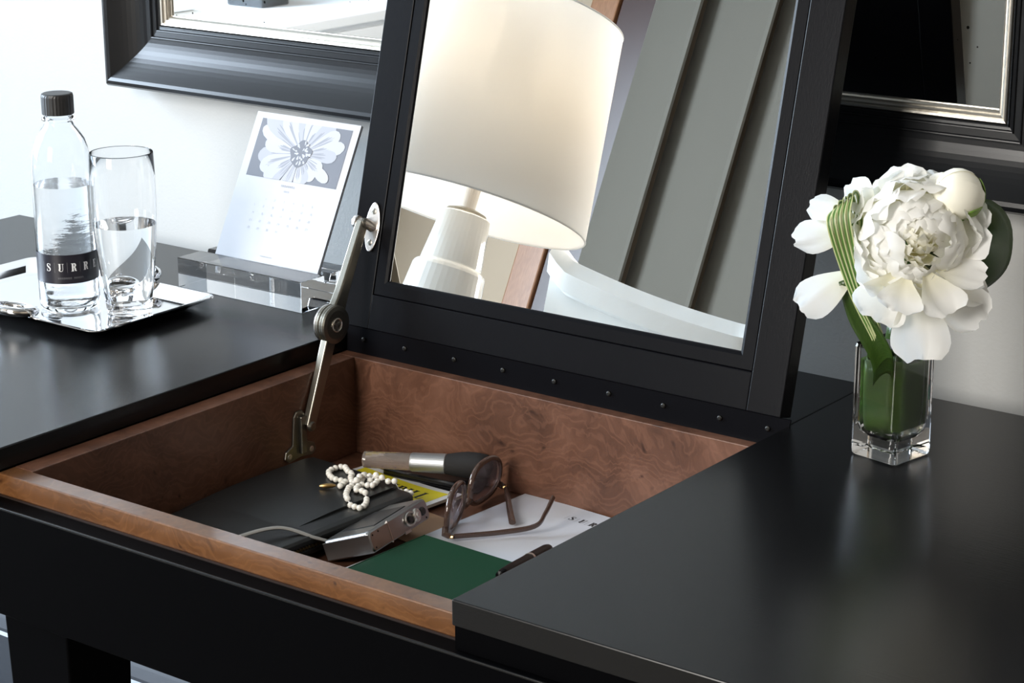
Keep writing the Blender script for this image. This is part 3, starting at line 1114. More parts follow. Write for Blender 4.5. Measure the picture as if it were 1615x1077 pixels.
# the leaf that lines the vase
bm = B()
R0 = []
N = 40
for z, s, wv in ((.0250, .0182, .001), (.04, .0194, .0005), (.06, .0198, .0), (.078, .0198, .0005), (.0905, .0194, .0025)):
    L = rrect(-s, -s, s, s, .011, 8)
    R0.append([bm.verts.new((x, y, z + wv * sin(3 * i / len(L) * 2 * pi))) for i, (x, y) in enumerate(L)])
n = len(R0[0])
for a, b_ in zip(R0, R0[1:]):
    for i in range(n):
        bm.faces.new((a[i], a[(i + 1) % n], b_[(i + 1) % n], b_[i]))
lin = obj('leaf_lining', bm, LINING, None, smooth=True)
lin.parent = None
MV = Matrix.Translation(vc) @ Matrix.Rotation(vr, 4, 'Z')
lin.data.transform(MV)
tag(lin, 'broad dark green leaf rolled inside the square glass vase', 'leaf')
sm_ = lin.modifiers.new('solid', 'SOLIDIFY')
sm_.thickness = .0006

# flower frame: r right in the picture plane, k up, f towards the room
FR = Vector((.798, .603, 0))
FK = Vector((0, 0, 1))
FF = Vector((.603, -.798, 0))
FC = Vector((.1290, .4720, .2030))


def fp(a, b, c):
    return FC + FR * a + FK * b + FF * c


def petal_mesh(name, L, W, cup, curl, ruf, seed, notch=0.0, nu=8, nv=9, tipw=.55, arch=0.0, flare=0.0, warm=1.0):
    """petal along +y from the origin, inner face towards +z"""
    rn = random.Random(seed)
    ph = [rn.uniform(0, 6.28) for _ in range(4)]
    vs, fs, al = [], [], []
    for j in range(nv):
        t = j / (nv - 1)
        wid = W * .5 * (.22 + .78 * sin(min(1, t * 1.25) * pi / 2) ** 1.2) * (1 if t < .75 else sqrt(max(0, 1 - ((t - .75) / .25) ** 2 * (1 - tipw ** 2))))
        ang = curl * t * t
        # centre line bends towards +z
        yy = L * (t - curl * curl * t ** 3 * .12)
        zz = L * curl * t * t * .5
        for i in range(nu):
            s = -1 + 2 * i / (nu - 1)
            x = wid * s
            edge = abs(s) ** 2
            z = zz + cup * W * .5 * s * s * (.4 + .6 * t) + ruf * W * (.10 * sin(5 * s + ph[0] + 4 * t) * t + .08 * sin(9 * s + ph[1]) * t * t)
            z -= arch * L * 4 * t * (1 - t) + flare * L * t ** 4
            y = yy + ruf * L * .05 * sin(7 * s + ph[2]) * t - notch * L * .16 * (1 - abs(s)) ** 3 * t ** 6 - L * .07 * edge * t
            vs.append((x, y, z))
            al.append(t * warm)
    for j in range(nv - 1):
        for i in range(nu - 1):
            a = j * nu + i
            fs.append((a, a + 1, a + nu + 1, a + nu))
    me = bpy.data.meshes.new(name)
    me.from_pydata(vs, [], fs)
    at = me.attributes.new('along', 'FLOAT', 'POINT')
    at.data.foreach_set('value', al)
    for p in me.polygons:
        p.use_smooth = True
    me.materials.append(PETAL)
    return me


def orient(base, tip, inner):
    """matrix placing a petal: +y from base to tip, +z towards inner"""
    y = (tip - base).normalized()
    z = (inner - y * inner.dot(y)).normalized()
    x = y.cross(z)
    M = Matrix((x, y, z)).transposed().to_4x4()
    M.translation = base
    return M


peony = thing('peony', 'large open white peony with ruffled petals and cream heart, in the glass vase', 'flower', (vc[0], vc[1], .022))
PINV = WM[peony.name].inverted()


def put_petal(me, M, name='petal', parent=None):
    o = bpy.data.objects.new(name, me)
    COL.objects.link(o)
    p = parent or peony
    o.parent = p
    o.matrix_local = WM[p.name].inverted() @ M
    return o


rn = random.Random(11)
AX = (FF * .97 + FK * .02 - FR * .03).normalized()
e1 = AX.cross(FR).normalized()
e2 = AX.cross(e1).normalized()
small = [petal_mesh('heart_petal_%d' % k, .026, .024, .35, .5 + .2 * (k % 3), .8, 20 + k, .5, warm=.45) for k in range(6)]
mid = [petal_mesh('ruffle_petal_%d' % k, .040, .046, .40, .0, .36, 40 + k, .8, nu=11, nv=11, arch=.15, flare=.03 + .03 * (k % 3)) for k in range(6)]
outerp = [petal_mesh('outer_petal_%d' % k, .050, .054, .34, .0, .34, 60 + k, .7, nu=11, nv=11, arch=.13, flare=.04 + .03 * (k % 3)) for k in range(6)]
GA = 2.399963


def sph(th, ph, R):
    return FC - AX * .006 - FK * .006 + (AX * cos(th) + (e1 * cos(ph) + e2 * sin(ph)) * sin(th)) * R


NP = 84
for i in range(NP):
    t = (i + .5) / NP
    ph = i * GA + rn.uniform(-.2, .2)
    if t < .20:                                # the open heart
        th = radians(2 + 26 * (t / .20) ** .6)
        base = sph(th * .75, ph, .021)
        tip = sph(th * .9 + rn.uniform(-.05, .1), ph + rn.uniform(-.3, .3), .0425 + rn.uniform(-.003, .003))
        me = small[i % 6]
    else:                                      # petals wrapped round the ball, overlapping like scales
        th = radians(30 + 92 * ((t - .20) / .80) ** .85)
        R = .042 + .012 * ((t - .2) / .8)
        base = sph(th + radians(36), ph, R * .84)
        tip = sph(th - radians(14), ph + rn.uniform(-.15, .15), R * 1.03 + rn.uniform(-.002, .004))
        me = mid[i % 6] if t < .5 else outerp[i % 6]
    inn = (FC + AX * .010) - (base + tip) * .5
    y = (tip - base).normalized()
    inn = inn - y * inn.dot(y)
    if inn.length < 1e-4:
        inn = e1.copy()
    inn = inn.normalized() + y.cross(inn.normalized()) * rn.uniform(-.16, .16)
    s = rn.uniform(.92, 1.08)
    put_petal(me, orient(base, tip, inn) @ Matrix.Diagonal((s, s, s, 1)))
# guard petals, each with its own place: (base a,b,c) (tip a,b,c) inner direction (a,b,c), width, curl, seed
G = [
    ((-.052, .004, .0), (-.106, -.006, .004), (0.1, .55, 1), .030, .25, 1),
    ((-.050, .012, -.008), (-.092, .028, -.006), (.2, -.1, 1), .026, .2, 2),
    ((-.050, -.034, -.004), (-.098, -.066, .0), (.1, .5, 1), .036, .30, 3),
    ((-.002, -.034, .030), (.001, -.101, .034), (.0, .45, .8), .052, .35, 4),
    ((.012, -.034, .022), (.052, -.072, .030), (-.3, .7, .7), .044, .3, 5),
    ((.010, -.020, .030), (.053, -.036, .034), (-.2, .8, .6), .034, .3, 6),
    ((.020, -.006, .006), (.062, .004, .006), (-.5, .5, .8), .056, .55, 7),
    ((.020, .004, -.006), (.060, .026, -.010), (-.6, .1, .9), .044, .5, 8),
    ((-.024, -.030, .014), (-.058, -.030, .022), (.6, .6, .7), .050, .5, 9),
    ((-.020, -.028, .026), (-.040, -.066, .026), (.3, .7, .7), .050, .4, 10),
    ((-.034, .014, -.010), (-.060, .042, -.014), (.6, -.1, .9), .032, .4, 12),
    ((-.004, .020, -.016), (-.014, .058, -.020), (.0, -.2, 1), .042, .35, 13),
    ((.020, .016, -.004), (.032, .054, -.006), (-.2, -.3, 1), .040, .35, 14),
    ((.018, -.030, .020), (.056, -.052, .022), (-.4, .7, .6), .032, .2, 15),
    ((.004, -.026, .034), (.022, -.060, .046), (-.1, .8, .6), .040, .4, 16),
    ((-.012, -.030, .034), (-.022, -.058, .046), (.1, .8, .6), .040, .45, 17),
]
for b_, t_, inn, w, cu, sd_ in G:
    b_, t_ = fp(*b_), fp(*t_)
    me = petal_mesh('guard_petal_%d' % sd_, (t_ - b_).length, w, .30, cu, .45, sd_, .4, nu=10, nv=11, tipw=.62)
    o = put_petal(me, orient(b_, t_, FR * inn[0] + FK * inn[1] + FF * inn[2]), 'guard_petal')
    o['label'] = 'broad outer petal'
# tiny petal tip standing above the crown
me = petal_mesh('sliver_petal', .020, .0075, .3, .1, .3, 77)
put_petal(me, orient(fp(-.008, .038, -.004), fp(-.007, .060, -.004), FF), 'petal')
obj('stem', tube(B(), [FC - AX * .014, FC - AX * .03 - FK * .012, Vector((vc[0] + .004, vc[1], .11)), Vector((vc[0], vc[1], .026))], [.0035, .003, .0028, .0028], 10), STEMM, peony, smooth=True)

# peony bud
BCn = fp(.0330, .0355, .004)
bud = thing('peony_bud', 'closed round cream peony bud with green sepal, above right of the open peony', 'flower', (vc[0] + .006, vc[1] + .006, .026))
BA = (FR * -.75 + FK * .55 + FF * .35).normalized()          # bud axis (tip direction)
q = Vector((0, 0, 1)).rotation_difference(BA).to_matrix().to_4x4()
BR_ = .0215
for k in range(5):
    bm = B()
    lay = bm.verts.layers.float.new('along')
    rows = []
    a0 = k * 2 * pi / 5 + .4
    for j in range(11):
        lat = -pi / 2 + .15 + (pi - .18) * j / 10
        row = []
        for i in range(10):
            s = -1 + 2 * i / 9
            az = a0 + s * 1.02 * (1 - .12 * j / 10)
            rr_ = BR_ * (1 + .030 * k / 5 - .055 * s * (1 if k % 2 else -1) - .02 * s * s)
            p = Vector((rr_ * cos(lat) * cos(az), rr_ * cos(lat) * sin(az), rr_ * 1.04 * sin(lat)))
            row.append(bm.verts.new(BCn + q.to_3x3() @ p))
        rows.append(row)
    for j in range(10):
        for i in range(9):
            bm.faces.new((rows[j][i], rows[j][i + 1], rows[j + 1][i + 1], rows[j + 1][i]))
    for j, row in enumerate(rows):
        for v in row:
            v[lay] = .25 + .05 * j
    o = obj('petal', bm, BUDM, bud, smooth=True)
bm = lathe(B(), [(0, -.019), (.010, -.0165), (.0165, -.0115), (.0195, -.006), (.0185, -.008), (.012, -.0150), (0, -.0175)], c=BCn, n=24, M=q)
obj('bud_base', bm, BUDM, bud, smooth=True)
for az, w in ((.6, .55), (2.2, .60), (3.8, .55), (5.3, .5)):
    bm = B()
    rows = []
    for j in range(9):
        t = j / 8
        lat = -pi / 2 + .02 + 1.35 * t
        row = []
        for i in range(7):
            s = -1 + 2 * i / 6
            a = az + s * w * (1.25 * sin(pi * min(.98, .28 + t * .70)) + .02)
            rr_ = BR_ * 1.075
            p = Vector((rr_ * cos(lat) * cos(a), rr_ * cos(lat) * sin(a), rr_ * 1.04 * sin(lat)))
            row.append(bm.verts.new(BCn + q.to_3x3() @ p))
        rows.append(row)
    for j in range(8):
        for i in range(6):
            bm.faces.new((rows[j][i], rows[j][i + 1], rows[j + 1][i + 1], rows[j + 1][i]))
    o = obj('sepal', bm, SEPAL, bud, smooth=True)
    md = o.modifiers.new('solid', 'SOLIDIFY')
    md.thickness = .0007
b0 = BCn - BA * BR_ * 1.05
obj('stem', tube(B(), [b0, b0 - BA * .012 - FK * .02, fp(.012, -.05, -.012), Vector((vc[0] + .008, vc[1] + .006, .105)), Vector((vc[0] + .006, vc[1] + .006, .028))], [.0026] * 5, 8), STEMM, bud, smooth=True)


def blade(name, pts, widths, nrm, mat_, attr=False, nx=6, cup=.0):
    """ribbon along pts; nrm: face normal hints"""
    bm = B()
    lay = bm.verts.layers.float.new('across')
    N = len(pts)
    rows = []
    for i, p in enumerate(pts):
        t = (pts[min(i + 1, N - 1)] - pts[max(i - 1, 0)]).normalized()
        nn_ = nrm[i] if isinstance(nrm, list) else nrm
        sd_ = t.cross(nn_).normalized()
        n2 = sd_.cross(t).normalized()
        row = []
        for k in range(nx + 1):
            s = -1 + 2 * k / nx
            v = bm.verts.new(p + sd_ * widths[i] * s + n2 * cup * widths[i] * (s * s - .5))
            v[lay] = k / nx
            row.append(v)
        rows.append(row)
    for i in range(N - 1):
        for k in range(nx):
            bm.faces.new((rows[i][k], rows[i][k + 1], rows[i + 1][k + 1], rows[i + 1][k]))
    o = obj(name, bm, mat_, None, smooth=True)
    md = o.modifiers.new('solid', 'SOLIDIFY')
    md.thickness = .0005
    return o


def spline(ctrl, n=28):
    P = [ctrl[0] * 2 - ctrl[1]] + ctrl + [ctrl[-1] * 2 - ctrl[-2]]
    out = []
    m = len(ctrl) - 1
    for i in range(n + 1):
        u = i / n * m
        k = min(int(u), m - 1)
        f = u - k
        p0, p1, p2, p3 = P[k:k + 4]
        out.append(.5 * ((2 * p1) + (p2 - p0) * f + (2 * p0 - 5 * p1 + 4 * p2 - p3) * f * f + (3 * p1 - p0 - 3 * p2 + p3) * f ** 3))
    return out


# folded broad leaf behind the flower (right side)
pts = spline([fp(-.004, -.100, -.016), fp(.012, -.05, -.030), fp(.035, -.018, -.036), fp(.056, .000, -.034), fp(.072, -.008, -.026), fp(.074, -.024, -.014), fp(.058, -.044, -.008), fp(.040, -.066, -.010)], 40)
W = [.008 + .016 * sin(pi * min(1, .12 + .88 * i / 40)) ** .7 for i in range(41)]
nh = []
for i in range(41):
    t = i / 40
    nh.append((FF * -.55 + FK * (.55) + FR * .55).normalized() if t < .5 else (FF * .1 + FR * .9 + FK * .2).normalized())
nh = [(FR * cos(.9 + 2.2 * i / 40) * 1 + FF * sin(.9 + 2.2 * i / 40) * -.0 + FF * -.9).normalized() for i in range(41)]
o = blade('folded_leaf', pts, W, nh, LEAF, cup=.15)
tag(o, 'broad dark green leaf folded back in a loop, right behind the peony', 'leaf')
# upright dark leaf at the left inside the vase mouth
pts = spline([Vector((vc[0] - .006, vc[1] - .004, .040)), fp(-.024, -.108, .006), fp(-.046, -.070, .004), fp(-.060, -.040, .0)], 24)
W = [.003 + .0075 * sin(pi * min(1, .15 + .83 * i / 24)) for i in range(25)]
o = blade('narrow_leaf', pts, W, (FF + FR * -.5).normalized(), LEAF, cup=.3)
tag(o, 'narrow dark green leaf rising at the left of the vase mouth', 'leaf')
# looped striped grass blades
GL = ['outermost striped grass blade looped left of the peony', 'second striped grass blade inside the outermost loop, left of the peony', 'middle striped grass blade of the five looped left of the peony',
      'fourth striped grass blade counted from the outer loop, left of the peony', 'innermost striped grass blade, its loop nearest the peony petals']
for k in range(5):
    dx = .0040 * k
    pts = spline([Vector((vc[0] - .004 + .0015 * k, vc[1] - .006 + .0015 * k, .060)), fp(-.028 + .45 * dx, -.100, .004 + .0006 * k), fp(-.053 + .7 * dx, -.050, .008), fp(-.0745 + dx, .008 + .001 * k, .013),
                  fp(-.0715 + dx, .0215 + .0038 * k ** .8, .002), fp(-.0655 + dx, .0225 + .0038 * k ** .8, -.005), fp(-.0600 + dx, .008, -.013), fp(-.048 + .6 * dx, -.040, -.016), fp(-.028 + .4 * dx, -.095, -.008)], 44)
    W = [.0014 + .0006 * sin(pi * i / 44) for i in range(45)]
    nh = [(FF * cos(pi * min(1, max(0, (i / 44 - .38) / .18))) * 1.0 + FK * sin(pi * min(1, max(0, (i / 44 - .38) / .18))) - FR * .35).normalized() for i in range(45)]
    o = blade('grass_blade', pts, W, nh, STRIPE, cup=.12)
    tag(o, GL[k], 'grass blade', 'looped striped grass blades beside the peony')

# ------------------------------------------------------------------ things in the compartment (floor at -.1272)
FL = -.1271


def at(x, y, z=FL, rz=0.0):
    return Matrix.Translation((x, y, z)) @ Matrix.Rotation(rz, 4, 'Z')


# letterhead sheets
Mp = at(-.190, .334, FL, radians(-4.0))
pap = thing('letter_paper', 'white letterhead sheets with black lettering, under the sunglasses', 'paper', Mp.translation, radians(-4.0))
for k in range(3):
    obj('sheet', bx((-.1075, -.140, .0002 + .0009 * k), (.1075, .1385 + .0005 * k, .0006 + .0009 * k), Mp), PAPER, pap)
bm = B()
hd = lambda x, y: Mp @ Vector((-.030 + x, .1085 + y, .00265))
x = 0
for ch in 'SURREY':
    letters(bm, ch, .0092, hd, x0=x)
    x += .0125
obj('lettering', bm, INKK, pap)
bm = B()
for i in range(7):
    flatpoly(bm, _r(-.0034 + .0125 * i - .00015, -.0008, -.0034 + .0125 * i + .00015, .0088), hd)
obj('lettering_rules', bm, INKD, pap)

# green leather book
Mg = at(-.2150, .2160, FL, radians(-2.5))
gb = thing('green_book', 'flat green leather-bound notebook, lying against the front board', 'book', Mg.translation, radians(-2.5))
obj('page_block', bx((-.054, -.072, .0016), (.0655, .0745, .0188), Mg), CREAM, gb)
obj('cover', bx((-.056, -.074, .0190), (.0680, .0770, .0210), Mg), GREEN, gb, bevel=.0009, seg=3)
obj('cover', bx((-.056, -.074, .0002), (.0680, .0770, .0015), Mg), GREEN, gb, bevel=.0005)
obj('spine', bx((-.0578, -.074, .0002), (-.0562, .0770, .0210), Mg), GREEN, gb, bevel=.0007)

# theatre programme
Mm = at(-.4150, .3300, FL, radians(-8))
mg = thing('theatre_programme', 'thin printed programme with a yellow masthead band and black letters, under the wallet', 'magazine', Mm.translation, radians(-8))


def curl_sheet(bm, x0, x1, y0, y1, z, th, lift, fn=None, n=8, mat_=0):
    rows = []
    for j in range(n + 1):
        y = y0 + (y1 - y0) * j / n
        r = []
        for i in range(n + 1):
            x = x0 + (x1 - x0) * i / n
            r.append((x, y, z + lift * max(0, (x - x0) / (x1 - x0) - .45) ** 2 / .3 * (.3 + .7 * (j / n))))
        rows.append(r)
    top = [[bm.verts.new(Mm @ Vector((x, y, zz + th))) for x, y, zz in r] for r in rows]
    bot = [[bm.verts.new(Mm @ Vector(p)) for p in r] for r in rows]
    for j in range(n):
        for i in range(n):
            bm.faces.new((top[j][i], top[j][i + 1], top[j + 1][i + 1], top[j + 1][i]))
            bm.faces.new((bot[j][i], bot[j + 1][i], bot[j + 1][i + 1], bot[j][i + 1]))
    for j in range(n):
        bm.faces.new((top[j][0], top[j + 1][0], bot[j + 1][0], bot[j][0]))
        bm.faces.new((top[j][n], bot[j][n], bot[j + 1][n], top[j + 1][n]))
    for i in range(n):
        bm.faces.new((top[0][i], bot[0][i], bot[0][i + 1], top[0][i + 1]))
        bm.faces.new((top[n][i], top[n][i + 1], bot[n][i + 1], bot[n][i]))
    return bm


ML = .0040
obj('pages', curl_sheet(B(), -.0690, .0690, -.1060, .1062, .0003, .0030, ML), CREAM, mg)
cov = obj('cover', curl_sheet(B(), -.0700, .0700, -.1070, .1070, .0036, .0004, ML), COVER, mg)


def oncov(x, y, h=.00022):
    z = .0040 + ML * max(0, (x + .07) / .14 - .45) ** 2 / .3 * (.3 + .7 * ((y + .107) / .214)) + h
    return Mm @ Vector((x, y, z))


bm = B()
nx = 10
for i in range(nx):
    xa, xb = -.0640 + .1255 * i / nx, -.0640 + .1255 * (i + 1) / nx
    flatpoly(bm, [(xa, .0620), (xb, .0620), (xb, .0995), (xa, .0995)], oncov)
obj('masthead_band', bm, YELL, mg)
bm = B()
wd = text_width('PLAYBILL', .0175, .10)
letters(bm, 'PLAYBILL', .0175, lambda x, y: oncov(x + .0500 - wd, y + .0715, .00040), gap=.10)
obj('masthead_lettering', bm, INKK, mg)

# tan card
Mk = at(-.322, .362, FL, radians(-8))
o = obj('tan_card', bx((-.020, -.050, .0003), (.026, .018, .0012), Mk), KRAFT)
tag(o, 'small tan card showing between the programme and the letterhead', 'card')

# wallet: flap body over a zipped body
Mw = at(-.4290, .2730, FL + .0058, radians(-3.5))
wa = thing('wallet', 'long black leather zip wallet, under the pearl necklace', 'wallet', Mw.translation, radians(-3.5))


def wl_(x0, x1, y0, y1, r, z):
    return [Mw @ Vector((x, y, z)) for x, y in rrect(x0, y0, x1, y1, r, 6)]


bm = B()
loft(bm, [wl_(-.058, .086, -.098, .098, .012, .0004), wl_(-.060, .088, -.100, .100, .014, .0025), wl_(-.060, .088, -.100, .100, .014, .0068)])
obj('lower_half', bm, LEATHER, wa, bevel=.0006)
obj('zip_tape', loft(B(), [wl_(-.0585, .0865, -.0985, .0985, .013, .0067), wl_(-.0585, .0865, -.0985, .0985, .013, .0118)]), ZIPT, wa)
obj('upper_half', loft(B(), [wl_(-.060, .088, -.100, .100, .014, .0117), wl_(-.060, .088, -.100, .100, .014, .0160), wl_(-.058, .086, -.098, .098, .013, .0185), wl_(-.052, .080, -.092, .092, .010, .0195)]), LEATHER, wa, bevel=.0006)
bm = B()
path = rrect(-.0586, -.0986, .0866, .0986, .0132, 14)
P3 = []
per = []
for i in range(len(path)):
    a, b_ = Vector(path[i - 1]), Vector(path[i])
    d = (b_ - a).length
    k = max(1, int(d / .0019))
    for j in range(k):
        per.append(a + (b_ - a) * (j / k))
for i, p_ in enumerate(per):
    nx_ = per[(i + 1) % len(per)] - per[i - 1]
    ang = atan2(nx_.y, nx_.x)
    Mt = Mw @ Matrix.Translation((p_.x, p_.y, .0092 + (.0004 if i % 2 else -.0004))) @ Matrix.Rotation(ang, 4, 'Z')
    box(bm, (-.0005, -.0012, -.0012), (.0005, .0009, .0012), Mt)
z_ = obj('zipper_teeth', bm, ZIPM, wa)
z_['kind'] = 'stuff'
bm = B()
NXF, NYF = 8, 20
fz = lambda x, y: .0232 - .55 * max(0, .035 - y) ** 2 - .9 * max(0, x - .045) ** 2 * 3
TP, BT = [], []
for jy in range(NYF + 1):
    y = -.1015 + .2020 * jy / NYF
    inset = .0035 if jy in (0, NYF) else 0
    TP.append([bm.verts.new(Mw @ Vector((-.0625 + inset + (.125 - 2 * inset) * ix / NXF, y, fz(-.0625 + .125 * ix / NXF, y)))) for ix in range(NXF + 1)])
    BT.append([bm.verts.new(Mw @ Vector((-.0625 + inset + (.125 - 2 * inset) * ix / NXF, y, fz(-.0625 + .125 * ix / NXF, y) - .0033))) for ix in range(NXF + 1)])
for jy in range(NYF):
    for ix in range(NXF):
        bm.faces.new((TP[jy][ix], TP[jy][ix + 1], TP[jy + 1][ix + 1], TP[jy + 1][ix]))
        bm.faces.new((BT[jy][ix], BT[jy + 1][ix], BT[jy + 1][ix + 1], BT[jy][ix + 1]))
    bm.faces.new((TP[jy][0], TP[jy + 1][0], BT[jy + 1][0], BT[jy][0]))
    bm.faces.new((TP[jy][NXF], BT[jy][NXF], BT[jy + 1][NXF], TP[jy + 1][NXF]))
for ix in range(NXF):
    bm.faces.new((TP[0][ix], BT[0][ix], BT[0][ix + 1], TP[0][ix + 1]))
    bm.faces.new((TP[NYF][ix], TP[NYF][ix + 1], BT[NYF][ix + 1], BT[NYF][ix]))
obj('flap', bm, LEATHER, wa, smooth=True)
WT = FL + .0058 + .0234

# black glasses case behind and the brush on it
Mc = at(-.3860, .4560, FL, radians(4))
ca_ = thing('black_case', 'slim black hard case lying against the back board, under the makeup brush', 'case', Mc.translation, radians(4))
obj('case_base', loft(B(), [[Mc @ Vector((x, y, z)) for x, y in rrect(-.054 + i, -.021 + i, .054 - i, .0175 - i, .006, 4)] for i, z in ((.001, .0003), (0, .002), (0, .0058))]), BLK, ca_, bevel=.0004)
obj('case_lid', loft(B(), [[Mc @ Vector((x, y, z)) for x, y in rrect(-.054 + i, -.021 + i, .054 - i, .0175 - i, .006, 4)] for i, z in ((0, .0064), (0, .0100), (.002, .0118))]), BLK, ca_, bevel=.0004)
ba, bb_ = Vector((-.4420, .4090, -.1010)), Vector((-.3200, .4660, -.0995))
bd = (bb_ - ba)
BL = bd.length
q = Vector((0, 0, 1)).rotation_difference(bd.normalized()).to_matrix().to_4x4()
br = thing('makeup_brush', 'makeup brush with smoky clear handle, satin metal ferrule and black bristles', 'brush', (ba + bd * .5 - Vector((0, 0, .012))))
obj('handle', lathe(B(), [(0, 0), (.0072, 0), (.0084, .0010), (.0086, .004), (.0090, .050), (0, .050)], ba, 32, q), HANDLE, br, smooth=False)
obj('ferrule', lathe(B(), [(0, .0502), (.0092, .0502), (.0098, .052), (.0104, .0860), (.0098, .0868), (0, .0868)], ba, 36, q), SATIN, br, smooth=False)
bm = lathe(B(), [(0, .0870), (.0098, .0870), (.0118, .096), (.0130, .108), (.0130, .120), (.0112, .129), (.006, .1325), (0, .1335)], ba, 40, q)
for v in bm.verts:
    k = random.Random(int(v.co.x * 1e6) ^ int(v.co.y * 1e6)).uniform(-.0005, .0005)
    v.co += Vector((k, k, k))
obj('bristles', bm, BRIST, br, smooth=True)

# pearl necklace on the wallet
NB = [(-.3981, .3236), (-.4025, .3357), (-.4119, .3345), (-.4218, .3369), (-.4331, .3459), (-.4365, .3557), (-.4345, .3625), (-.4315, .3676), (-.4195, .3594), (-.4110, .3560), (-.4060, .3480), (-.3952, .3382), (-.3887, .3402), (-.3945, .353), (-.4012, .3595), (-.3958, .3618), (-.3877, .3609), (-.383, .3614), (-.3762, .3522), (-.3741, .3414), (-.3806, .3405), (-.3850, .3360), (-.3819, .3312), (-.3799, .3242), (-.3728, .3255), (-.3647, .3227), (-.3572, .315), (-.3515, .3051), (-.3515, .2976), (-.3597, .298), (-.3678, .3002), (-.377, .3081), (-.3846, .3191), (-.3897, .3282), (-.3880, .3350), (-.3900, .3470), (-.3850, .3520), (-.3790, .3560), (-.373, .3580), (-.3676, .3620), (-.3629, .3660), (-.3600, .3720), (-.3540, .3740), (-.3470, .3720)]
BRd = .0031
ne = thing('pearl_necklace', 'coiled string of small white pearls with a gold clasp, on the black wallet', 'necklace', (-.392, .336, WT))
pts3 = []
s_ = spline([Vector((x, y, 0)) for x, y in NB], 2200)
cur = s_[0]
cand = [cur]
acc = 0
for a, b_ in zip(s_, s_[1:]):
    acc += (b_ - a).length
    if acc >= .0061:
        cand.append(b_)
        acc = 0
pear = bpy.data.meshes.new('pearl')
bm = B()
bmesh.ops.create_uvsphere(bm, u_segments=16, v_segments=10, radius=BRd)
bm.to_mesh(pear)
bm.free()
for p_ in pear.polygons:
    p_.use_smooth = True
pear.materials.append(PEARL)
placed = []


def deck(x, y):
    l_ = Mw.inverted() @ Vector((x, y, 0))
    return WT if l_.x < .0615 and l_.y < .0985 else (WT - .0045 if l_.x < .087 and l_.y < .0985 else WT - .012)


for c_ in cand:
    z = deck(c_.x, c_.y) + BRd
    for _ in range(3):
        for p_ in placed[:-1]:
            dxy = sqrt((p_.x - c_.x) ** 2 + (p_.y - c_.y) ** 2)
            if dxy < 2 * BRd * .97 and abs(p_.z - z) < 2 * BRd * .95:
                z = max(z, p_.z + sqrt(max(0, (2 * BRd * .97) ** 2 - dxy ** 2)))
    placed.append(Vector((c_.x, c_.y, z)))
for p_ in placed:
    o = bpy.data.objects.new('pearl', pear)
    COL.objects.link(o)
    o.parent = ne
    o.location = p_ - WM[ne.name].translation
obj('string', tube(B(), placed, .0006, 6), INKW, ne)
c0, c1 = Vector((-.4150, .3120, WT + .0026)), Vector((-.4025, .3220, WT + .0029))
obj('clasp', tube(B(), [c0, c0.lerp(c1, .12), c0.lerp(c1, .45), c0.lerp(c1, .8), c1], [.0008, .0017, .0025, .0021, .0010], 12), GOLD, ne, smooth=True)

# compact camera: lies tilted, right edge raised on the green book
Mcm = Matrix.Translation((-.3165, .2830, FL + .0185)) @ Matrix.Rotation(radians(9), 4, 'Z') @ Matrix.Rotation(radians(-20), 4, 'Y')
cm_ = thing('compact_camera', 'silver compact camera lying on its back edge, half on the green book beside the wallet', 'camera', (-.312, .286, FL))


def cl_(i, x, yr=.052):
    return [Mcm @ Vector((x, y, z)) for y, z in rrect(-yr + i, -.0105 + i, yr - i, .0105 - i, .0045, 5)]


bm = loft(B(), [cl_(.0025, -.0270), cl_(.0006, -.0255), cl_(0, -.023), cl_(0, .0235), cl_(.0006, .0258), cl_(.0018, .0270)])
cb_ = obj('camera_body', bm, CAMS, cm_, bevel=0)
TopM = Mcm @ Matrix.Translation((.0270, 0, 0)) @ Matrix.Rotation(pi / 2, 4, 'Y')       # local z = out of the top plate; x -> -body z, y -> body y
bm = lathe(B(), [(0, .0030), (.0046, .0030), (.0060, .0022), (.0066, .0008), (.0066, -.001)], n=26, M=TopM @ Matrix.Translation((0, .0285, 0)))
lathe(bm, [(0, .0042), (.0020, .0042), (.0028, .0036), (.0030, .0028)], n=16, M=TopM @ Matrix.Translation((0, .0285, 0)))
obj('mode_dial', bm, STEEL_L, cm_, smooth=False)
bm = lathe(B(), [(0, .0024), (.0032, .0024), (.0042, .0014), (.0044, -.001)], n=20, M=TopM @ Matrix.Translation((0, .0400, 0)))
obj('shutter_button', bm, CAMD, cm_)
bm = B()
tube(bm, [TopM @ Vector((.0060 * sin(a), .0170 + .0085 * cos(a), .0012)) for a in [2 * pi * k / 24 for k in range(24)]], .0012, 8, closed=True)
obj('lever_ring', bm, STEEL_L, cm_, smooth=True)
bm = lathe(B(), [(0, .0022), (.0028, .0022), (.0034, .0012), (.0036, -.001)], n=18, M=TopM @ Matrix.Translation((.0005, .0170, 0)))
obj('power_button', bm, CAMD, cm_)
obj('end_cap', bx((-.0262, -.0526, -.0085), (.0268, -.0515, .0085), Mcm), CAMS, cm_, bevel=.0004)
obj('seam', bx((.0262, -.0190, -.0106), (.0274, -.0180, .0106), Mcm), STEEL_L, cm_)
obj('latch', bx((.0262, .004, -.0112), (.0276, .014, -.0085), Mcm), STEEL_L, cm_, bevel=.0003)
for y, z in ((-.046, .006), (-.046, -.006), (-.036, .0065), (.044, -.0075)):
    obj('screw', lathe(B(), [(0, .0004), (.0009, .0003), (.0010, -.0003)], n=10, M=TopM @ Matrix.Translation((-z, y, 0))), SCREW, cm_)
bk = Mcm @ Matrix.Translation((0, .006, .0105))
obj('display_panel', bx((-.0190, -.034, .0), (.0190, .022, .0007), bk), CAMD, cm_, bevel=.0003)
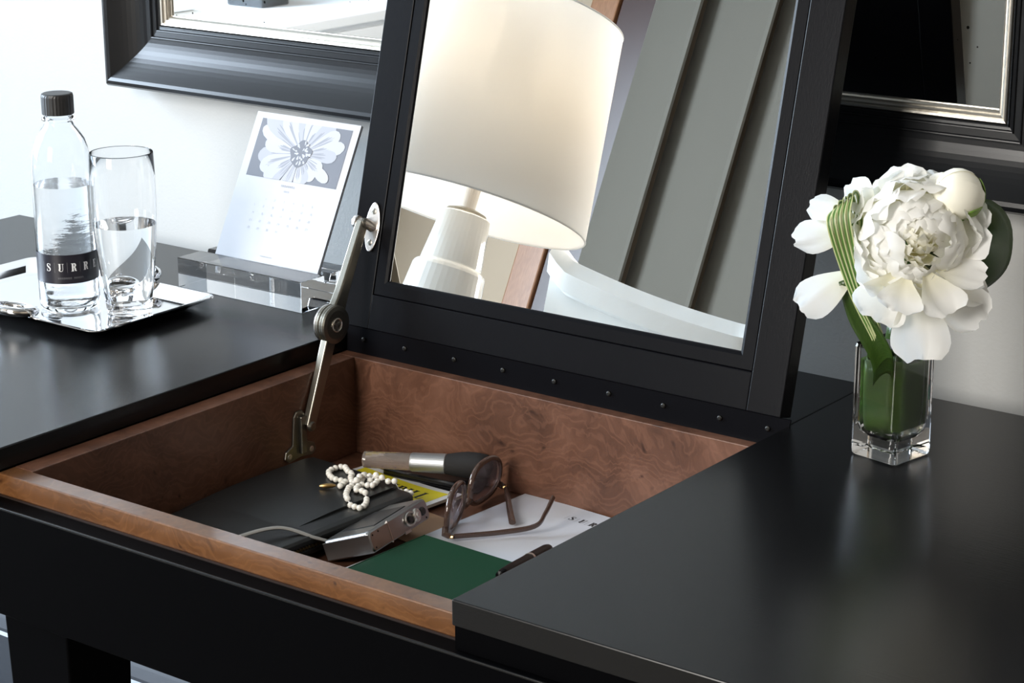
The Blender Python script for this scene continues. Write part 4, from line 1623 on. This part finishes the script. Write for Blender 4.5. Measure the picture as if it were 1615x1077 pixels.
pts = spline([Mcm @ Vector((-.0255, -.040, .006)), Mcm @ Vector((-.0330, -.052, .016)), Vector((-.3700, .205, FL + .0325)), Vector((-.3830, .160, FL + .0330)), Vector((-.3840, .110, FL + .0300)), Vector((-.372, .080, FL + .0285))], 40)
obj('wrist_strap', tube(B(), pts, .0030, 8, flat=.5, up=(0, 0, 1)), CORD, cm_, smooth=True)

# sunglasses standing upside down on the sheets
Gz = FL + .0030
ga, gbp = Vector((-.2730, .3270, Gz)), Vector((-.3130, .4630, Gz))
ge = (gbp - ga)
GWd = ge.length
ge.normalize()
gn = Vector((ge.y, -ge.x, 0)).normalized()          # towards the temples (+x)
gu = (Vector((0, 0, 1)) + gn * .10).normalized()
sg = thing('sunglasses', 'large smoky sunglasses with brown translucent frame standing upside down on white paper', 'sunglasses', (ga + gbp) / 2)


def gp(a, h, d=0):
    return ga + ge * a + gu * h + gn * d


def lens_loop(cx, rx, h0, h1, n=40, k=1.0):
    out = []
    for i in range(n):
        a = 2 * pi * i / n
        c, s = cos(a), sin(a)
        sq = lambda v: (abs(v) ** .82) * (1 if v > 0 else -1)
        out.append(gp(cx + rx * k * sq(c), (h0 + h1) / 2 + (h1 - h0) / 2 * k * sq(s), -.006 + .008 * (((cx + rx * k * sq(c)) - GWd / 2) / (GWd / 2)) ** 2))
    return out


lrad = (GWd - .020) / 4
for cx in (.0015 + lrad, GWd - .0015 - lrad):
    L = lens_loop(cx, lrad, .0020, .0440)
    fr = obj('lens_rim', tube(B(), L, .0029, 10, closed=True), ACE, sg, smooth=True)
    Li = lens_loop(cx, lrad, .0020, .0430, k=.97)
    bm = B()
    f0 = [bm.verts.new(p) for p in Li]
    f1 = [bm.verts.new(p + gn * .0014) for p in Li]
    bm.faces.new(f0)
    bm.faces.new(f1[::-1])
    for i in range(len(Li)):
        j = (i + 1) % len(Li)
        bm.faces.new((f0[i], f1[i], f1[j], f0[j]))
    bmesh.ops.recalc_face_normals(bm, faces=bm.faces)
    obj('lens', bm, LENS, sg)
m0 = GWd / 2
obj('bridge', tube(B(), [gp(m0 - .0105, .014, -.0058), gp(m0 - .004, .0105, -.006), gp(m0 + .004, .0105, -.006), gp(m0 + .0105, .014, -.0058)], .0030, 10), ACE, sg, smooth=True)
for a_, s in ((.0005, -1), (GWd - .0005, 1)):
    obj('end_piece', tube(B(), [gp(a_ + .004 * -s, .0120), gp(a_ + .002 * s, .0080, .002), gp(a_ + .001 * s, .0060, .007)], [.0034, .0036, .0030], 10), ACE, sg, smooth=True)
    obj('hinge', tube(B(), [gp(a_ + .001 * s, .0058, .006), gp(a_ + .001 * s, .0058, .0105)], .0019, 8), GOLD, sg, smooth=True)
tA = spline([gp(.001, .0058, .010), Vector((-.236, .366, Gz + .0050)), Vector((-.2130, .392, Gz + .0085)), Vector((-.2120, .408, Gz + .0170)), Vector((-.2150, .425, Gz + .0275))], 26)
obj('temple', tube(B(), tA, [.0024 + .0010 * i / 26 for i in range(27)], 10, flat=.6, up=gn), ACE, sg, smooth=True)
tB = spline([gp(GWd - .001, .0058, .010), Vector((-.286, .446, Gz + .0056)), Vector((-.262, .418, Gz + .0040)), Vector((-.2430, .3965, Gz + .0040))], 22)
obj('temple', tube(B(), tB, [.0024 + .0012 * i / 22 for i in range(23)], 10, flat=.7, up=(0, 0, 1)), ACE, sg, smooth=True)

# pen at the right edge of the opening
pa, pb_ = Vector((-.1440, .2640, FL + .0272)), Vector((-.1715, .3620, FL + .0092))
q = Vector((0, 0, 1)).rotation_difference((pb_ - pa).normalized()).to_matrix().to_4x4()
pe = thing('pen', 'glossy black fountain pen resting on the green book and the letterhead', 'pen', (pa + pb_) / 2 - Vector((0, 0, .008)))
obj('pen_cap', lathe(B(), [(0, .0480), (.0058, .0480), (.0060, .050), (.0060, .088), (.0052, .0945), (.0030, .0975), (0, .098)], pa, 28, q), PEN, pe, smooth=False)
obj('cap_band', lathe(B(), [(.0061, .0440), (.0062, .0440), (.0062, .0476), (.0, .0476), (0, .0440)], pa, 28, q), STEEL_L, pe)
obj('barrel', lathe(B(), [(0, -.030), (.0038, -.029), (.0050, -.020), (.0056, .0), (.0057, .0436), (0, .0436)], pa, 28, q), PEN, pe)

# ------------------------------------------------------------------ the rest of the room, seen in the lid mirror and wall mirror
LPx, LPy = -1.2456, -.5593
lamp = thing('table_lamp', 'lit table lamp with white shade on white tiered ceramic base, reflected in lid mirror', 'lamp', (LPx, LPy, -.085))
bm = lathe(B(), [(.205, .382), (.168, .735), (.1665, .735), (.2035, .382)], (LPx, LPy, 0), 72, closed=True)
shd = obj('lamp_shade', bm, SHADE, lamp, smooth=True)
for z, r in ((.382, .2045), (.735, .1675)):
    obj('shade_hem', tube(B(), [(LPx + r * cos(2 * pi * k / 72), LPy + r * sin(2 * pi * k / 72), z) for k in range(72)], .0016, 8, closed=True), SHADE, shd, smooth=True)
prof = [(0, .372), (.040, .372), (.043, .369), (.053, .287), (.053, .282), (.060, .279), (.063, .272), (.072, .185), (.072, .180), (.080, .176), (.083, .168), (.092, .075), (.092, .070), (.098, .064), (.101, .05), (.108, -.06), (.106, -.0845), (0, -.0845)]
obj('lamp_base', lathe(B(), prof, (LPx, LPy, 0), 40), CER, lamp, bevel=.003)
obj('lamp_collar', lathe(B(), [(0, .382), (.020, .382), (.034, .377), (.036, .3722), (0, .3722)], (LPx, LPy, 0), 28), STEEL, lamp)
obj('lamp_neck', lathe(B(), [(0, .382), (.0125, .382), (.0125, .50), (0, .50)], (LPx, LPy, 0), 20), STEEL_L, lamp)
bulbm = mat('lit_bulb', (1, 1, 1), .5, emis=((1.0, .80, .52), 14))
obj('bulb', lathe(B(), [(0, .50), (.014, .503), (.020, .53), (.031, .565), (.029, .59), (.016, .607), (0, .612)], (LPx, LPy, 0), 24), bulbm, lamp, smooth=True)
pl = bpy.data.lights.new('bulb_light', 'POINT')
pl.energy = 7.5
pl.color = (1.0, .86, .67)
pl.shadow_soft_size = .035
plo = bpy.data.objects.new('bulb_light', pl)
COL.objects.link(plo)
plo.parent = lamp
plo.location = Vector((LPx, LPy, .60)) - WM[lamp.name].translation

ns = thing('nightstand', 'pale painted nightstand under the table lamp', 'table', (LPx, LPy, -FZ))
obj('tabletop', bx((LPx - .24, LPy - .22, -.112), (LPx + .24, LPy + .22, -.0855)), PALE, ns, bevel=.004)
obj('cabinet_body', bx((LPx - .22, LPy - .20, -.60), (LPx + .22, LPy + .20, -.1125)), PALE, ns, bevel=.003)
for k in range(2):
    d_ = obj('drawer', bx((LPx + .2202, LPy - .18, -.36 - .21 * k + .005), (LPx + .236, LPy + .18, -.36 - .21 * k + .20)), PALE, ns, bevel=.003)
    obj('knob', lathe(B(), [(0, .022), (.010, .020), (.013, .012), (.006, .005), (.006, 0)], (LPx + .2362, LPy, -.26 - .21 * k), 16, Matrix.Rotation(pi / 2, 4, 'Y')), STEEL_L, d_)
for sx in (-1, 1):
    for sy in (-1, 1):
        obj('leg', leg_bm2(LPx + sx * .19, LPy + sy * .17), PALE, ns)

# tall slip-covered chair beyond the lamp
ch0, ch1 = Vector((-1.365, -1.006, 0)), Vector((-.945, -1.128, 0))
cd = (ch1 - ch0).normalized()
cw = (ch1 - ch0).length
cn = Vector((-cd.y, cd.x, 0))
if cn.y > 0:
    cn = -cn                                 # away from the desk
cmid = (ch0 + ch1) / 2
chr_ = thing('high_back_chair', 'tall chair in a white linen slipcover beyond the lamp, reflected in the lid mirror', 'chair', (cmid.x + cn.x * .2, cmid.y + cn.y * .2, -FZ))
bm = B()
rows = []
NB_ = 22
top = lambda t: .430 - .050 * t - .012 * sin(pi * t) + .022 * (math.exp(-(t / .05) ** 2) + math.exp(-((t - 1) / .05) ** 2))
for j in range(10):
    v = j / 9
    row = []
    for i in range(NB_ + 1):
        t = i / NB_
        z = -.28 + (top(t) - .062 + .28) * v
        pin = .045 * sin(pi * min(1, max(0, (v - .35) / .65) * .85)) * (1 if v > .35 else 0)
        pin = .050 * max(0, (1 - v)) ** .8 * (1 if v > .5 else 1)
        x = t * (cw - 2 * pin) + pin
        wav = .010 * sin(9 * t + 3 * v) * (1 - .6 * v) + .03 * (1 - v) * .2
        row.append(ch0 + cd * x + cn * (.012 - wav + .10 * (1 - v) * 0) + Vector((0, 0, z)))
    rows.append(row)
F0 = [[bm.verts.new(p) for p in r] for r in rows]
F1 = [[bm.verts.new(p + cn * .075) for p in r] for r in rows]
for j in range(9):
    for i in range(NB_):
        bm.faces.new((F0[j][i], F0[j][i + 1], F0[j + 1][i + 1], F0[j + 1][i]))
        bm.faces.new((F1[j][i], F1[j + 1][i], F1[j + 1][i + 1], F1[j][i + 1]))
    bm.faces.new((F0[j][0], F0[j + 1][0], F1[j + 1][0], F1[j][0]))
    bm.faces.new((F0[j][NB_], F1[j][NB_], F1[j + 1][NB_], F0[j + 1][NB_]))
for i in range(NB_):
    bm.faces.new((F0[9][i], F0[9][i + 1], F1[9][i + 1], F1[9][i]))
    bm.faces.new((F0[0][i], F1[0][i], F1[0][i + 1], F0[0][i + 1]))
obj('back_cover', bm, LINEN, chr_, smooth=True)
bm = B()
A_, C_ = [], []
loops = []
for i in range(NB_ + 1):
    t = i / NB_
    p = ch0 + cd * (t * cw)
    z1 = top(t)
    z0 = z1 - .066
    loops.append([p - cn * .012 + Vector((0, 0, z0)), p - cn * .030 + Vector((0, 0, (z0 + z1) / 2)), p - cn * .006 + Vector((0, 0, z1 - .004)), p + cn * .040 + Vector((0, 0, z1)), p + cn * .092 + Vector((0, 0, z1 - .004)), p + cn * .094 + Vector((0, 0, z0)), p + cn * .040 + Vector((0, 0, z0 - .004))])
loft(bm, loops)
obj('top_band', bm, LINEN, chr_, smooth=True)
bm = B()
seat = [ch0 + cd * a + cn * b_ for a, b_ in ((.02, .07), (cw - .02, .07), (cw - .02, .46), (.02, .46))]
loft(bm, [[p + Vector((0, 0, z)) for p in seat] for z in (-.38, -.275)])
obj('seat', bm, LINEN, chr_, bevel=.02)
bm = B()
loft(bm, [[(ch0 + ch1) / 2 + cn * .24 + (p - ((ch0 + ch1) / 2 + cn * .24)) * k + Vector((0, 0, z)) for p in seat] for k, z in ((1.06, -.70), (1.0, -.38))])
obj('skirt', bm, LINEN, chr_)
for p in seat:
    p2 = cmid + cn * .24 + (p - cmid - cn * .24) * .85
    obj('leg', bx((p2.x - .018, p2.y - .018, -FZ), (p2.x + .018, p2.y + .018, -.699)), WOODD, chr_)

# drapes: flat overlapping panels
cu_t = thing('window_drape', 'tall taupe drape of flat overlapping panels, reflected in the lid mirror', 'curtain', (-1.55, -2.30, -FZ))
for k in range(5):
    xa = -2.285 + .2215 * k
    xb = xa + .2215 + .022
    if k == 0:
        xa = -2.222
    poly = [(xa, -2.335), (xa + .004, -2.330), (xb - .02, -2.283), (xb - .004, -2.276), (xb, -2.281), (xb - .004, -2.288), (xb - .02, -2.294), (xa + .004, -2.340)]
    obj('drape_panel', prism(B(), poly, -FZ + .012, ZC - .09), CURT, cu_t)
obj('curtain_rail', bx((-2.20, -2.42, ZC - .089), (-1.16, -2.27, ZC - .06)), PALE, cu_t)

# sideboard below the window with a dark box on it (seen in the wall mirror)
sb = thing('sideboard', 'long pale painted sideboard below the window, reflected in the wall mirror', 'cabinet', (-2.95, -1.2, -FZ))
obj('top_board', bx((-3.19, -2.10, -.105), (-2.52, -.10, -.08)), PALE, sb, bevel=.003)
obj('cabinet_body', bx((-3.18, -2.08, -.68), (-2.55, -.12, -.1052)), PALE, sb, bevel=.003)
for k in range(4):
    d_ = obj('door', bx((-2.5498, -2.06 + .49 * k, -.66), (-2.532, -2.06 + .49 * k + .47, -.12)), PALE, sb, bevel=.003)
    obj('handle', bx((-2.5318, -2.06 + .49 * k + .40, -.40), (-2.515, -2.06 + .49 * k + .415, -.28)), STEEL_L, d_, bevel=.002)
for sy in (-2.0, -.2):
    for sx in (-3.12, -2.62):
        obj('leg', bx((sx - .02, sy - .02, -FZ), (sx + .02, sy + .02, -.6802)), PALE, sb)
o = thing('storage_box', 'charcoal storage box on the sideboard, reflected in the wall mirror', 'box', (-2.84, -1.38, -.0798))
obj('box_body', bx((-2.90, -1.43, -.0796), (-2.78, -1.33, .06)), DGREY, o, bevel=.004)
obj('box_lid', bx((-2.905, -1.435, .0602), (-2.775, -1.325, .08)), DGREY, o, bevel=.004)
o = thing('linen_stack', 'folded white linens on the sideboard, left of the charcoal box', 'linen', (-2.85, -.80, -.0798))
for k in range(3):
    obj('folded_sheet', bx((-3.02 + .01 * k, -1.02 + .01 * k, -.0796 + .042 * k), (-2.66 - .006 * k, -.58 - .008 * k, -.0796 + .042 * k + .0405)), LINEN, o, bevel=.012, seg=3)

# ------------------------------------------------------------------ settle: top-level meshes get their origin at their base, everything is lifted so the floor is z = 0
bpy.context.view_layer.update()
for o in list(SC.objects):
    if o.parent is None:
        if o.type == 'MESH' and not o.children:
            co = [v.co for v in o.data.vertices]
            c = Vector(((min(v.x for v in co) + max(v.x for v in co)) / 2, (min(v.y for v in co) + max(v.y for v in co)) / 2, min(v.z for v in co)))
            o.data.transform(Matrix.Translation(-c))
            o.location = c
        if o.type == 'CAMERA':
            mw = o.matrix_world.copy()
            mw.translation.z += FZ
            o.matrix_world = mw
        else:
            o.location.z += FZ
